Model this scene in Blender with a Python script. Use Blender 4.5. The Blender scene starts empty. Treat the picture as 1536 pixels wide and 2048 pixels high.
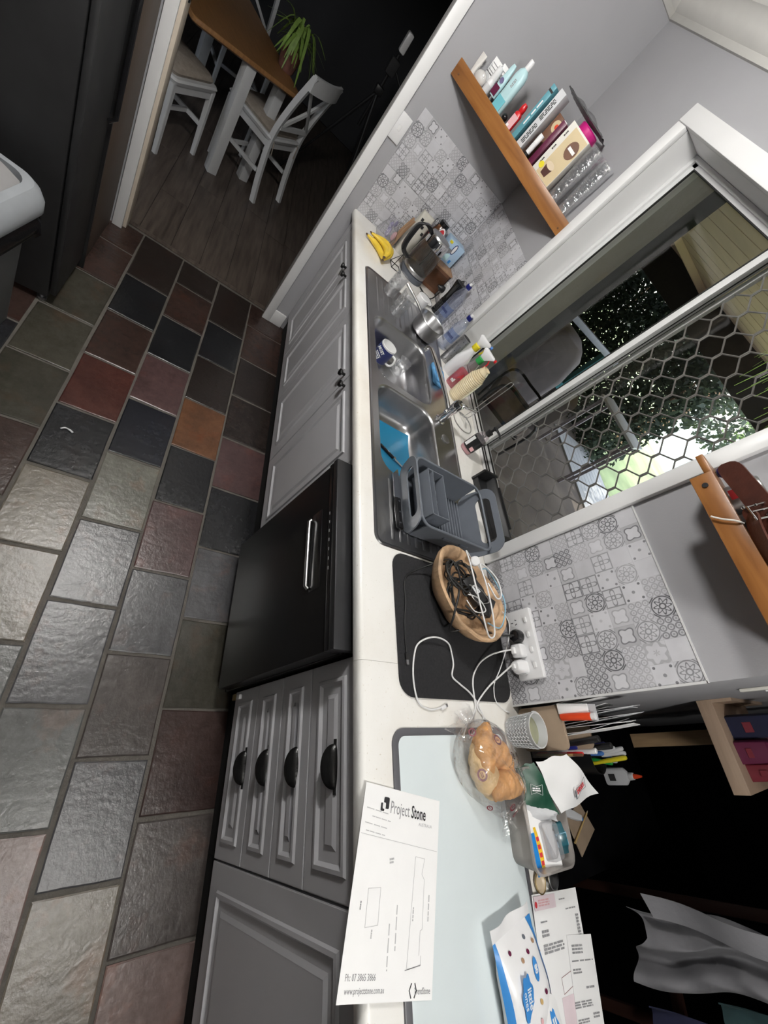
import bpy, bmesh, math, random
from mathutils import Vector, Matrix, Euler
random.seed(7)
scene = bpy.context.scene
COL = scene.collection
PI = math.pi

# ---------------------------------------------------------------- camera (hand-held phone, 14 mm, rolled on its side)
cam_d = bpy.data.cameras.new('camera')
cam_d.sensor_fit = 'VERTICAL'; cam_d.sensor_height = 36.0; cam_d.sensor_width = 27.0
cam_d.lens = 13.987
cam_d.clip_start = 0.02; cam_d.clip_end = 300
cam = bpy.data.objects.new('camera', cam_d); COL.objects.link(cam)
RW = Matrix(((0.0425995136642692, 0.7611629285856902, 0.6471601637789698),
             (-0.8554128918082551, -0.30687881699061664, 0.41724594211409394),
             (0.5161918887040035, -0.5713636213737231, 0.6380356935210587)))
cam.matrix_world = Matrix.Translation((0.8225, -0.6139, 1.6978)) @ RW.transposed().to_4x4()
scene.camera = cam

# ---------------------------------------------------------------- sky, sun, exposure
world = bpy.data.worlds.new('world'); scene.world = world; world.use_nodes = True
wn = world.node_tree; wn.nodes.clear()
sky = wn.nodes.new('ShaderNodeTexSky'); sky.sky_type = 'NISHITA'; sky.sun_disc = False
sky.sun_elevation = math.radians(48); sky.sun_rotation = math.radians(200); sky.air_density = 1.0; sky.dust_density = 2.0
bg = wn.nodes.new('ShaderNodeBackground'); bg.inputs['Strength'].default_value = 1.2
wo = wn.nodes.new('ShaderNodeOutputWorld')
hs = wn.nodes.new('ShaderNodeHueSaturation'); hs.inputs['Saturation'].default_value = .45    # thin overcast
wn.links.new(sky.outputs[0], hs.inputs['Color']); wn.links.new(hs.outputs[0], bg.inputs[0]); wn.links.new(bg.outputs[0], wo.inputs[0])

sun_d = bpy.data.lights.new('sun', 'SUN'); sun_d.energy = 3.2; sun_d.angle = 0.009; sun_d.color = (1, .95, .86)
sun = bpy.data.objects.new('sun', sun_d); COL.objects.link(sun)
sun.rotation_euler = Vector((0.45, -0.5, -0.95)).to_track_quat('-Z', 'Y').to_euler()   # the light falls from the garden's far left

vs = scene.view_settings
vs.view_transform = 'Standard'; vs.look = 'None'; vs.gamma = 1.0; vs.use_curve_mapping = False
vs.exposure = 0.0
scene.cycles.transparent_max_bounces = 32; scene.cycles.max_bounces = 7; scene.cycles.diffuse_bounces = 4; scene.cycles.glossy_bounces = 4
CEIL_LIGHTS = [((-0.50, -0.62), 165.0), ((1.48, -0.10), 105.0)]      # the two ceiling fittings whose glints lie on the slate

# ---------------------------------------------------------------- mesh helpers
class G:
    """collects verts and faces; build() links them as one mesh object"""
    def __init__(s): s.v = []; s.f = []; s.m = []; s.mi = 0
    def add(s, vs, fs):
        o = len(s.v); s.v += [tuple(p) for p in vs]
        for f in fs: s.f.append([i + o for i in f]); s.m.append(s.mi)
        return s
    def box(s, x0, x1, y0, y1, z0, z1):
        v = [(x0,y0,z0),(x1,y0,z0),(x1,y1,z0),(x0,y1,z0),(x0,y0,z1),(x1,y0,z1),(x1,y1,z1),(x0,y1,z1)]
        return s.add(v, [(0,3,2,1),(4,5,6,7),(0,1,5,4),(1,2,6,5),(2,3,7,6),(3,0,4,7)])
    def cbox(s, c, size, rot=None):
        x,y,z = [q/2 for q in size]
        M = (rot if rot else Matrix.Identity(3))
        v = [Vector(c) + M @ Vector(p) for p in ((-x,-y,-z),(x,-y,-z),(x,y,-z),(-x,y,-z),(-x,-y,z),(x,-y,z),(x,y,z),(-x,y,z))]
        return s.add(v, [(0,3,2,1),(4,5,6,7),(0,1,5,4),(1,2,6,5),(2,3,7,6),(3,0,4,7)])
    def loft(s, loops, cap0=True, cap1=True, closed=True):
        n = len(loops[0]); vs = [p for l in loops for p in l]; fs = []
        for k in range(len(loops)-1):
            for i in range(n if closed else n-1):
                j = (i+1) % n
                fs.append((k*n+i, k*n+j, (k+1)*n+j, (k+1)*n+i))
        if cap0: fs.append(tuple(reversed(range(n))))
        if cap1: fs.append(tuple(range((len(loops)-1)*n, len(loops)*n)))
        return s.add(vs, fs)
    def lathe(s, prof, n=24, c=(0,0,0), cap0=True, cap1=True, sx=1, sy=1, a0=0):
        loops = [[(c[0]+r*sx*math.cos(2*PI*i/n+a0), c[1]+r*sy*math.sin(2*PI*i/n+a0), c[2]+z) for i in range(n)] for r, z in prof]
        return s.loft(loops, cap0, cap1)
    def tube(s, pts, r, n=8, closed=False, caps=True):
        pts = [Vector(p) for p in pts]; m = len(pts); loops = []; up = None
        for i, p in enumerate(pts):
            if closed: t = pts[(i+1) % m] - pts[i-1]
            else: t = pts[min(i+1, m-1)] - pts[max(i-1, 0)]
            if t.length < 1e-9: t = Vector((0,0,1))
            t.normalize()
            if up is None:
                up = Vector((0,0,1)) if abs(t.z) < .9 else Vector((1,0,0))
            a = up - t*up.dot(t)
            if a.length < 1e-5: a = t.orthogonal()
            a.normalize(); up = a; b = t.cross(a)
            rr_ = r[i] if isinstance(r, (list, tuple)) else r
            loops.append([p + a*rr_*math.cos(2*PI*k/n) + b*rr_*math.sin(2*PI*k/n) for k in range(n)])
        if closed: loops.append(loops[0]); return s.loft(loops, False, False)
        return s.loft(loops, caps, caps)
    def prism(s, poly, z0, z1):
        return s.loft([[(x,y,z0) for x,y in poly], [(x,y,z1) for x,y in poly]])
    def prism_y(s, poly, y0, y1):
        return s.loft([[(x,y0,z) for x,z in poly], [(x,y1,z) for x,z in poly]])
    def prism_x(s, poly, x0, x1):
        return s.loft([[(x0,y,z) for y,z in poly], [(x1,y,z) for y,z in poly]])
    def grid(s, fn, nu, nv):
        vs = [fn(i/nu, j/nv) for j in range(nv+1) for i in range(nu+1)]
        fs = [(j*(nu+1)+i, j*(nu+1)+i+1, (j+1)*(nu+1)+i+1, (j+1)*(nu+1)+i) for j in range(nv) for i in range(nu)]
        return s.add(vs, fs)
    def ball(s, c, r, n=14, k=9, sc=(1,1,1)):
        prof = [(max(math.sin(PI*j/k), .02)*r, -math.cos(PI*j/k)*r) for j in range(k+1)]
        loops = [[(c[0]+q*sc[0]*math.cos(2*PI*i/n), c[1]+q*sc[1]*math.sin(2*PI*i/n), c[2]+z*sc[2]) for i in range(n)] for q, z in prof]
        return s.loft(loops)
    def xf(s, M, start=0):
        for i in range(start, len(s.v)): s.v[i] = tuple(M @ Vector(s.v[i]))
        return s
    def build(s, name, mats, parent=None, loc=None, rot=None, bevel=0, seg=2, angle=35, smooth=True, solid=0):
        me = bpy.data.meshes.new(name)
        me.from_pydata(s.v, [], s.f)
        if not isinstance(mats, (list, tuple)): mats = [mats]
        for m in mats: me.materials.append(MT[m] if isinstance(m, str) else m)
        if len(mats) > 1:
            for p, mi in zip(me.polygons, s.m): p.material_index = mi
        bm = bmesh.new(); bm.from_mesh(me)
        bmesh.ops.recalc_face_normals(bm, faces=bm.faces)
        if bevel > 0:
            es = [e for e in bm.edges if len(e.link_faces) == 2 and e.calc_face_angle(0) > math.radians(angle)]
            bmesh.ops.bevel(bm, geom=es, offset=bevel, segments=seg, profile=.5, affect='EDGES', clamp_overlap=True)
        if solid:
            bmesh.ops.solidify(bm, geom=bm.faces[:], thickness=solid)
            bmesh.ops.recalc_face_normals(bm, faces=bm.faces)
        bm.to_mesh(me); bm.free()
        if smooth:
            me.shade_smooth(); me.set_sharp_from_angle(angle=math.radians(angle))
        o = bpy.data.objects.new(name, me); COL.objects.link(o)
        if parent: o.parent = parent
        if loc: o.location = loc
        if rot: o.rotation_euler = rot
        return o

def tag(o, label, cat, group=None):
    o['label'] = label; o['category'] = cat
    if group: o['group'] = group
    return o
def thing(name, label, cat, loc=(0,0,0), rotz=0, group=None, rot=None):
    o = bpy.data.objects.new(name, None); COL.objects.link(o); o.empty_display_size = .02
    o.location = loc; o.rotation_euler = rot if rot else (0,0,rotz)
    return tag(o, label, cat, group)
def struct(o): o['kind'] = 'structure'; return o
def sempty(name, loc=(0,0,0)):
    o = bpy.data.objects.new(name, None); COL.objects.link(o); o.location = loc; o['kind'] = 'structure'; o.empty_display_size = .02
    return o
def rr(w, d, r, n=5, cx=0, cy=0):
    """rounded rectangle outline"""
    r = min(r, w/2-1e-4, d/2-1e-4); out = []
    for sx, sy, a in ((1,1,0),(-1,1,PI/2),(-1,-1,PI),(1,-1,1.5*PI)):
        for k in range(n+1):
            t = a + PI/2*k/n
            out.append((cx+sx*(w/2-r)+r*math.cos(t), cy+sy*(d/2-r)+r*math.sin(t)))
    return out
def z3(loop, z): return [(x,y,z) for x,y in loop]
def spline(pts, n=8, closed=False):
    """Catmull-Rom through pts"""
    P = [Vector(p) for p in pts]; out = []; m = len(P)
    rng = range(m if closed else m-1)
    for i in rng:
        if closed: a,b,c,d = P[i-1],P[i],P[(i+1)%m],P[(i+2)%m]
        else: a,b,c,d = P[max(i-1,0)],P[i],P[i+1],P[min(i+2,m-1)]
        for k in range(n):
            t = k/n
            out.append(.5*((2*b)+(c-a)*t+(2*a-5*b+4*c-d)*t*t+(3*b-a-3*c+d)*t*t*t))
    if not closed: out.append(P[-1])
    return out
def fill2d(outer, holes, z):
    """flat face set with holes -> (verts, faces)"""
    bm = bmesh.new(); es = []
    for lp in [outer]+holes:
        vs = [bm.verts.new((x,y,z)) for x,y in lp]
        es += [bm.edges.new((vs[i], vs[(i+1)%len(vs)])) for i in range(len(vs))]
    bmesh.ops.triangle_fill(bm, use_beauty=True, use_dissolve=False, edges=es)
    bm.verts.index_update()
    v = [tuple(q.co) for q in bm.verts]; f = [[q.index for q in p.verts] for p in bm.faces]
    bm.free(); return v, f
def text(name, s, size, mat, parent, loc, rot=(0,0,0), align='CENTER', scx=1.0, bold=0, thick=.0003, shear=0):
    cu = bpy.data.curves.new('t', 'FONT'); cu.body = s; cu.size = size; cu.align_x = align; cu.align_y = 'CENTER'
    cu.extrude = thick; cu.offset = bold; cu.shear = shear; cu.resolution_u = 2
    o = bpy.data.objects.new('t', cu); COL.objects.link(o)
    dg = bpy.context.evaluated_depsgraph_get()
    me = bpy.data.meshes.new_from_object(o.evaluated_get(dg))
    bpy.data.objects.remove(o); me.materials.clear(); me.materials.append(MT[mat]); me.name = name
    for v in me.vertices: v.co.x *= scx
    ob = bpy.data.objects.new(name, me); COL.objects.link(ob)
    ob.parent = parent; ob.location = loc; ob.rotation_euler = rot
    return ob
def copy_tree(o, parent=None):
    c = o.copy(); COL.objects.link(c); c.parent = parent
    for ch in list(o.children): copy_tree(ch, c)
    return c

# ---------------------------------------------------------------- node expression helper
class NT:
    def __init__(s, tree): s.t = tree; s.N = tree.nodes; s.L = tree.links
    def new(s, typ, **kw):
        n = s.N.new(typ)
        for k, v in kw.items(): setattr(n, k, v)
        return n
    def put(s, sock, v):
        if isinstance(v, E): s.L.new(v.o, sock)
        elif hasattr(v, 'is_output'): s.L.new(v, sock)
        else: sock.default_value = v
    def math(s, op, *a):
        n = s.new('ShaderNodeMath', operation=op)
        for i, q in enumerate(a): s.put(n.inputs[i], q)
        return E(s, n.outputs[0])
class E:
    def __init__(s, nt, o): s.nt = nt; s.o = o
    def __add__(a, b): return a.nt.math('ADD', a, b)
    def __radd__(a, b): return a.nt.math('ADD', b, a)
    def __sub__(a, b): return a.nt.math('SUBTRACT', a, b)
    def __rsub__(a, b): return a.nt.math('SUBTRACT', b, a)
    def __mul__(a, b): return a.nt.math('MULTIPLY', a, b)
    def __rmul__(a, b): return a.nt.math('MULTIPLY', b, a)
    def __truediv__(a, b): return a.nt.math('DIVIDE', a, b)
    def f(a, op, *b): return a.nt.math(op, a, *b)
    def lt(a, b): return a.nt.math('LESS_THAN', a, b)
    def gt(a, b): return a.nt.math('GREATER_THAN', a, b)
    def abs(a): return a.nt.math('ABSOLUTE', a)
    def near(a, w): # 1 inside |a|<w, soft edge
        n = a.nt.new('ShaderNodeMapRange', interpolation_type='SMOOTHSTEP')
        a.nt.put(n.inputs[0], a.abs()); n.inputs[1].default_value = w; n.inputs[2].default_value = w*1.7
        n.inputs[3].default_value = 1; n.inputs[4].default_value = 0
        return E(a.nt, n.outputs[0])

MT = {}
def base_mat(name):
    m = bpy.data.materials.new(name); m.use_nodes = True; t = m.node_tree; t.nodes.clear()
    nt = NT(t); out = nt.new('ShaderNodeOutputMaterial'); b = nt.new('ShaderNodeBsdfPrincipled')
    nt.L.new(b.outputs[0], out.inputs[0]); MT[name] = m
    return m, nt, b, out
def rgba(c): return (c[0], c[1], c[2], 1)
def hx(h):
    c = [int(h[i:i+2], 16)/255 for i in (0,2,4)]
    return tuple(q/12.92 if q <= .04045 else ((q+.055)/1.055)**2.4 for q in c)
def M(name, col, rough=.5, metal=0, var=.12, scale=18, bump=0, bscale=None, stretch=None, spec=.5, sub=0, coat=0, emit=None, es=0):
    if isinstance(col, str): col = hx(col)
    m, nt, b, out = base_mat(name)
    tc = nt.new('ShaderNodeTexCoord'); mp = nt.new('ShaderNodeMapping')
    nt.L.new(tc.outputs['Object'], mp.inputs[0])
    if stretch: mp.inputs['Scale'].default_value = stretch
    nz = nt.new('ShaderNodeTexNoise'); nz.inputs['Scale'].default_value = scale; nz.inputs['Detail'].default_value = 5
    nt.L.new(mp.outputs[0], nz.inputs['Vector'])
    rp = nt.new('ShaderNodeValToRGB'); rp.color_ramp.elements[0].position = .25; rp.color_ramp.elements[1].position = .75
    rp.color_ramp.elements[0].color = rgba([max(q*(1-var), 0) for q in col]); rp.color_ramp.elements[1].color = rgba([min(q*(1+var), 1) for q in col])
    nt.L.new(nz.outputs[0], rp.inputs[0]); nt.L.new(rp.outputs[0], b.inputs['Base Color'])
    b.inputs['Roughness'].default_value = rough; b.inputs['Metallic'].default_value = metal
    b.inputs['Specular IOR Level'].default_value = spec; b.inputs['Coat Weight'].default_value = coat
    if sub: b.inputs['Subsurface Weight'].default_value = sub; b.inputs['Subsurface Radius'].default_value = (.01,.006,.004)
    if bump:
        n2 = nt.new('ShaderNodeTexNoise'); n2.inputs['Scale'].default_value = bscale or scale*3; n2.inputs['Detail'].default_value = 4
        nt.L.new(mp.outputs[0], n2.inputs['Vector'])
        bp = nt.new('ShaderNodeBump'); bp.inputs['Strength'].default_value = bump; bp.inputs['Distance'].default_value = .01
        nt.L.new(n2.outputs[0], bp.inputs['Height']); nt.L.new(bp.outputs[0], b.inputs['Normal'])
    if emit: b.inputs['Emission Color'].default_value = rgba(emit); b.inputs['Emission Strength'].default_value = es
    return m
def clear(name, col=(1,1,1), rough=.03, refl=1.0, haze=0.0, hazecol=(.9,.9,.92), bump=0, bscale=60, base=.04):
    """thin clear sheet: sees through, mirrors at grazing angles, optional milky haze"""
    m = bpy.data.materials.new(name); m.use_nodes = True; t = m.node_tree; t.nodes.clear(); nt = NT(t)
    out = nt.new('ShaderNodeOutputMaterial')
    tr = nt.new('ShaderNodeBsdfTransparent'); tr.inputs[0].default_value = rgba(col)
    gl = nt.new('ShaderNodeBsdfGlossy'); gl.inputs['Roughness'].default_value = rough; gl.inputs[0].default_value = (refl,refl,refl,1)
    fr = nt.new('ShaderNodeLayerWeight'); fr.inputs[0].default_value = .5
    fac = nt.math('ADD', nt.math('MULTIPLY', nt.math('POWER', fr.outputs['Facing'], 4.0), .8), base)
    df = nt.new('ShaderNodeBsdfDiffuse'); df.inputs[0].default_value = rgba(hazecol)
    m1 = nt.new('ShaderNodeMixShader'); nz = nt.new('ShaderNodeTexNoise'); nz.inputs['Scale'].default_value = 8
    tc = nt.new('ShaderNodeTexCoord'); nt.L.new(tc.outputs['Object'], nz.inputs['Vector'])
    hz = nt.math('MULTIPLY', nz.outputs[0], haze*2)
    nt.put(m1.inputs[0], hz); nt.L.new(tr.outputs[0], m1.inputs[1]); nt.L.new(df.outputs[0], m1.inputs[2])
    m2 = nt.new('ShaderNodeMixShader'); nt.put(m2.inputs[0], fac); nt.L.new(m1.outputs[0], m2.inputs[1]); nt.L.new(gl.outputs[0], m2.inputs[2])
    if bump:
        n2 = nt.new('ShaderNodeTexNoise'); n2.inputs['Scale'].default_value = bscale; nt.L.new(tc.outputs['Object'], n2.inputs['Vector'])
        bp = nt.new('ShaderNodeBump'); bp.inputs['Strength'].default_value = bump; bp.inputs['Distance'].default_value = .01
        nt.L.new(n2.outputs[0], bp.inputs['Height']); nt.L.new(bp.outputs[0], gl.inputs['Normal']); nt.L.new(bp.outputs[0], fr.inputs['Normal'])
    nt.L.new(m2.outputs[0], out.inputs[0]); MT[name] = m
    return m
# ---------------------------------------------------------------- materials
M('wall_paint', (.35,.35,.365), .75, var=.03, scale=4, bump=.05, bscale=250)
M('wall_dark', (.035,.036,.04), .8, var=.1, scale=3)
M('ceiling_paint', (.62,.61,.58), .8, var=.03)
M('white_gloss', (.80,.80,.80), .3, var=.02)
M('trim_white', (.78,.78,.78), .35, var=.03, scale=6)
M('cabinet_paint', (.57,.57,.595), .38, var=.03, scale=5)
M('jamb_cream', (.68,.60,.50), .5, var=.05)
M('black', (.012,.012,.013), .4, var=.2)
M('black_soft', (.018,.018,.02), .75, var=.25, scale=60, bump=.2, bscale=400)
M('black_gloss', (.010,.010,.011), .16, var=.1)
M('dishwasher_black', (.006,.006,.0065), .35, var=.1, spec=.35)
M('dishwasher_panel', (.008,.008,.009), .22, var=.1)
M('dishwasher_edge', (.055,.056,.06), .32, metal=.7, var=.05)
M('iron_black', (.008,.008,.008), .25, var=.3, scale=60, bump=.1, bscale=150)
M('gasket', (.01,.01,.01), .6)
M('charcoal_plastic', (.012,.0125,.014), .5, var=.1)
M('toe_black', (.004,.004,.004), .9)
M('steel', (.46,.46,.47), .30, metal=1, var=.10, scale=9, bump=.03, bscale=30)
M('steel_dull', (.42,.42,.43), .42, metal=1, var=.15, scale=14, bump=.05, bscale=40)
M('chrome', (.78,.78,.79), .08, metal=1, var=.03)
M('silver_handle', (.62,.62,.63), .3, metal=1, var=.03)
M('rack_grey', (.125,.14,.165), .42, var=.05)
M('rack_grey_dark', (.09,.10,.12), .45, var=.05)
M('mat_black', (.016,.016,.018), .95, var=.3, scale=140, bump=.3, bscale=700)
M('paper', (.90,.90,.90), .7, var=.015)
M('paper_cream', (.74,.72,.66), .7, var=.03)
M('paper_grey', (.60,.61,.63), .7, var=.04)
M('kraft', (.32,.24,.17), .8, var=.12, scale=20)
M('print_grey', (.28,.28,.29), .8, var=.05)
M('print_pale', (.52,.52,.53), .8, var=.05)
M('print_black', (.02,.02,.022), .7)
M('print_pink', (.72,.42,.44), .7, var=.06)
M('print_pinkpale', (.78,.66,.70), .7, var=.05)
M('print_maroon', (.17,.018,.03), .4, var=.1)
M('print_red', (.62,.04,.05), .5, var=.05)
M('print_blue', (.05,.25,.62), .4, var=.08)
M('print_white', (.85,.85,.85), .5, var=.01)
M('print_navy', (.02,.03,.13), .4, var=.08)
M('glass_board', (.70,.77,.79), .14, var=.01, coat=.4)
M('rim_grey', (.10,.10,.11), .4, var=.08)
M('bread', (.70,.36,.13), .6, var=.42, scale=26, bump=.25, bscale=60, sub=.05)
M('bread_pale', (.80,.55,.29), .65, var=.3, scale=20, bump=.2, bscale=60)
M('banana', (.80,.56,.05), .45, var=.14, scale=30)
M('banana_tip', (.10,.06,.03), .7)
M('cream_ceramic', (.74,.63,.42), .25, var=.04, coat=.3)
M('red_plastic', (.55,.01,.015), .3, var=.05)
M('red_liquid', (.55,.03,.06), .25, var=.1, scale=9)
M('white_plastic', (.80,.80,.81), .3, var=.02)
M('switch_white', (.78,.78,.79), .35, var=.02)
M('yellow_plastic', (.78,.66,.03), .35, var=.05)
M('green_plastic', (.02,.30,.06), .35, var=.08)
M('blue_plastic', (.08,.22,.60), .4, var=.05)
M('navy_plastic', (.008,.012,.12), .3, var=.08)
M('teal_mat', (.008,.15,.28), .42, var=.08, scale=7)
M('sponge_blue', (.12,.34,.62), .85, var=.15, scale=60, bump=.3, bscale=220)
M('aqua_bottle', (.50,.72,.76), .35, var=.04)
M('aqua_label', (.16,.50,.58), .5, var=.05)
M('teal_book', (.10,.30,.36), .5, var=.1)
M('magenta', (.55,.01,.20), .4, var=.08)
M('plum', (.11,.012,.045), .4, var=.1)
M('lotion_white', (.72,.70,.67), .4, var=.05)
M('pink_soap', (.62,.30,.32), .25, var=.05)
M('terracotta', (.20,.09,.07), .7, var=.15)
M('leaf', (.16,.26,.05), .5, var=.35, scale=20)
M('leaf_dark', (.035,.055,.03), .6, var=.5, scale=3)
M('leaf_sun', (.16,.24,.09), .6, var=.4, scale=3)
M('leather', (.075,.022,.014), .38, var=.25, scale=30, bump=.12, bscale=160)
M('cup_paper', (.60,.61,.62), .5, var=.05)
M('cup_inside', (.34,.34,.26), .35, var=.2, scale=9)
M('candle_wax', (.33,.34,.22), .3, var=.1)
M('cushion_linen', (.30,.26,.22), .9, var=.15, scale=40, bump=.2, bscale=200)
M('chair_white', (.56,.57,.58), .5, var=.04)
M('table_wood', (.26,.13,.05), .35, var=.25, scale=8, stretch=(1,12,1))
M('laminate_oak', (.40,.29,.21), .5, var=.12, scale=7, stretch=(1,1,14))
M('post_wood', (.50,.34,.19), .5, var=.15, scale=8, stretch=(8,8,1))
M('bin_grey', (.34,.36,.38), .5, var=.06)
M('bin_body', (.11,.115,.12), .55, var=.08)
M('bin_lid', (.30,.295,.295), .5, var=.06)
M('brown_panel', (.11,.075,.055), .55, var=.12, scale=4)
M('fridge_black', (.02,.02,.021), .5, var=.15)
M('cable_white', (.80,.80,.80), .4, var=.02)
M('cable_black', (.012,.012,.012), .45)
M('cable_blue', (.25,.47,.62), .4)
M('adapter', (.02,.02,.021), .4, var=.1)
M('bark_cut', (.52,.34,.20), .6, var=.5, scale=22, stretch=(1,1,.4), bump=.5, bscale=40)
M('cloth_grey', (.15,.15,.16), .9, var=.08, scale=10, bump=.15, bscale=60)
M('unlit_black', (.003,.003,.0035), .95, var=.4, spec=0)  # near-black: darkness of the unlit room put into the colour
M('concrete_outside', (.19,.155,.125), .9, var=.3, scale=2)
M('render_beige', (.34,.32,.26), .9, var=.12, scale=6, bump=.2, bscale=40)
M('soffit', (.85,.66,.45), .7, var=.08, scale=3)
M('beam_dark', (.06,.06,.06), .8)
M('post_blue', (.22,.23,.30), .5)
M('grass', (.34,.42,.20), .9, var=.35, scale=1.2, bump=.4, bscale=30)
M('fence_pale', (.62,.70,.74), .5, var=.03)
M('deck_white', (.55,.55,.54), .6, var=.08, scale=3, stretch=(1,10,1))
M('grille_grey', (.22,.21,.20), .5, var=.1)
M('alu_white', (.66,.66,.66), .4, var=.03)
M('teal_cushion', (.06,.25,.28), .8, var=.2)
M('mauve_cover', (.26,.23,.24), .8, var=.2, scale=5)
M('clay_brown', (.17,.12,.10), .8, var=.2)
M('tissue_blue', (.42,.58,.76), .5, var=.1, scale=9)
M('check_bag', (.58,.56,.50), .8, var=.08)
M('brown_liquid', (.09,.04,.02), .2, var=.3, scale=14)
M('wood_box', (.36,.22,.13), .55, var=.15, scale=8, stretch=(1,10,1))
M('green_pack', (.012,.07,.04), .45, var=.12, scale=10)
M('hotblue', (.02,.22,.60), .35, var=.05)
M('hotyellow', (.80,.50,.03), .4, var=.05)
M('brass', (.45,.33,.15), .35, metal=.8, var=.1)
M('cream_dish', (.70,.58,.42), .4, var=.05)
M('tin', (.52,.52,.52), .3, metal=1, var=.08)
M('food_tan', (.62,.50,.30), .5, var=.06)
M('food_brown', (.14,.06,.03), .5, var=.2)
M('pouch_grey', (.16,.16,.17), .35, var=.3, scale=14)
M('orange_plastic', (.72,.06,.012), .4, var=.05)
M('pencil_yellow', (.50,.34,.14), .5, var=.1)
M('lavender', (.16,.14,.28), .6, var=.2)
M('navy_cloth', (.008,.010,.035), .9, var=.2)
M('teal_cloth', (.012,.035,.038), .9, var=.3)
M('car_teal', (.02,.10,.13), .25, var=.2)
clear('window_glass', (.95,.95,.945), .0, refl=.5)
clear('clear_glass', (.955,.96,.965), .03, refl=1.0, haze=.035)
clear('kettle_glass', (.80,.79,.76), .03, refl=1.0, haze=.05, hazecol=(.5,.49,.46))
clear('pet_plastic', (.86,.88,.92), .08, refl=1.0, haze=.10, hazecol=(.55,.6,.8), bump=.3, bscale=50)
clear('clear_tub', (.84,.84,.85), .1, refl=.8, haze=.12)
clear('frosted_tub', (.78,.76,.74), .3, refl=.4, haze=.36, hazecol=(.62,.58,.55))
clear('cello', (.94,.94,.94), .06, refl=1.0, haze=.05, bump=1.0, bscale=34, base=.10)
clear('cut_glass', (.94,.945,.95), .05, refl=1.0, haze=.07, bump=.6, bscale=45, base=.18)
clear('bag_clear', (.90,.90,.92), .12, refl=.7, haze=.16, hazecol=(.8,.8,.84), bump=.8, bscale=40)
clear('amber_glass', (.35,.20,.10), .05, refl=1.0)
clear('soap_bottle', (.86,.80,.82), .05, refl=1.0, haze=.10)

def worktop_mat():
    m, nt, b, out = base_mat('worktop')
    tc = nt.new('ShaderNodeTexCoord')
    n1 = nt.new('ShaderNodeTexNoise'); n1.inputs['Scale'].default_value = 3; n1.inputs['Detail'].default_value = 8
    n2 = nt.new('ShaderNodeTexNoise'); n2.inputs['Scale'].default_value = 160; n2.inputs['Detail'].default_value = 2
    nt.L.new(tc.outputs['Object'], n1.inputs['Vector']); nt.L.new(tc.outputs['Object'], n2.inputs['Vector'])
    r = nt.new('ShaderNodeValToRGB'); r.color_ramp.elements[0].position = .3; r.color_ramp.elements[1].position = .62
    r.color_ramp.elements[0].color = (.74,.70,.63,1); r.color_ramp.elements[1].color = (.88,.87,.84,1)
    nt.L.new(n1.outputs[0], r.inputs[0])
    r2 = nt.new('ShaderNodeValToRGB'); r2.color_ramp.elements[0].position = .25; r2.color_ramp.elements[1].position = .33
    r2.color_ramp.elements[0].color = (.75,.70,.62,1); r2.color_ramp.elements[1].color = (1,1,1,1)
    nt.L.new(n2.outputs[0], r2.inputs[0])
    mx = nt.new('ShaderNodeMix', data_type='RGBA', blend_type='MULTIPLY'); mx.inputs[0].default_value = .8
    nt.L.new(r.outputs[0], mx.inputs[6]); nt.L.new(r2.outputs[0], mx.inputs[7])
    nt.L.new(mx.outputs[2], b.inputs['Base Color']); b.inputs['Roughness'].default_value = .32
worktop_mat()

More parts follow.
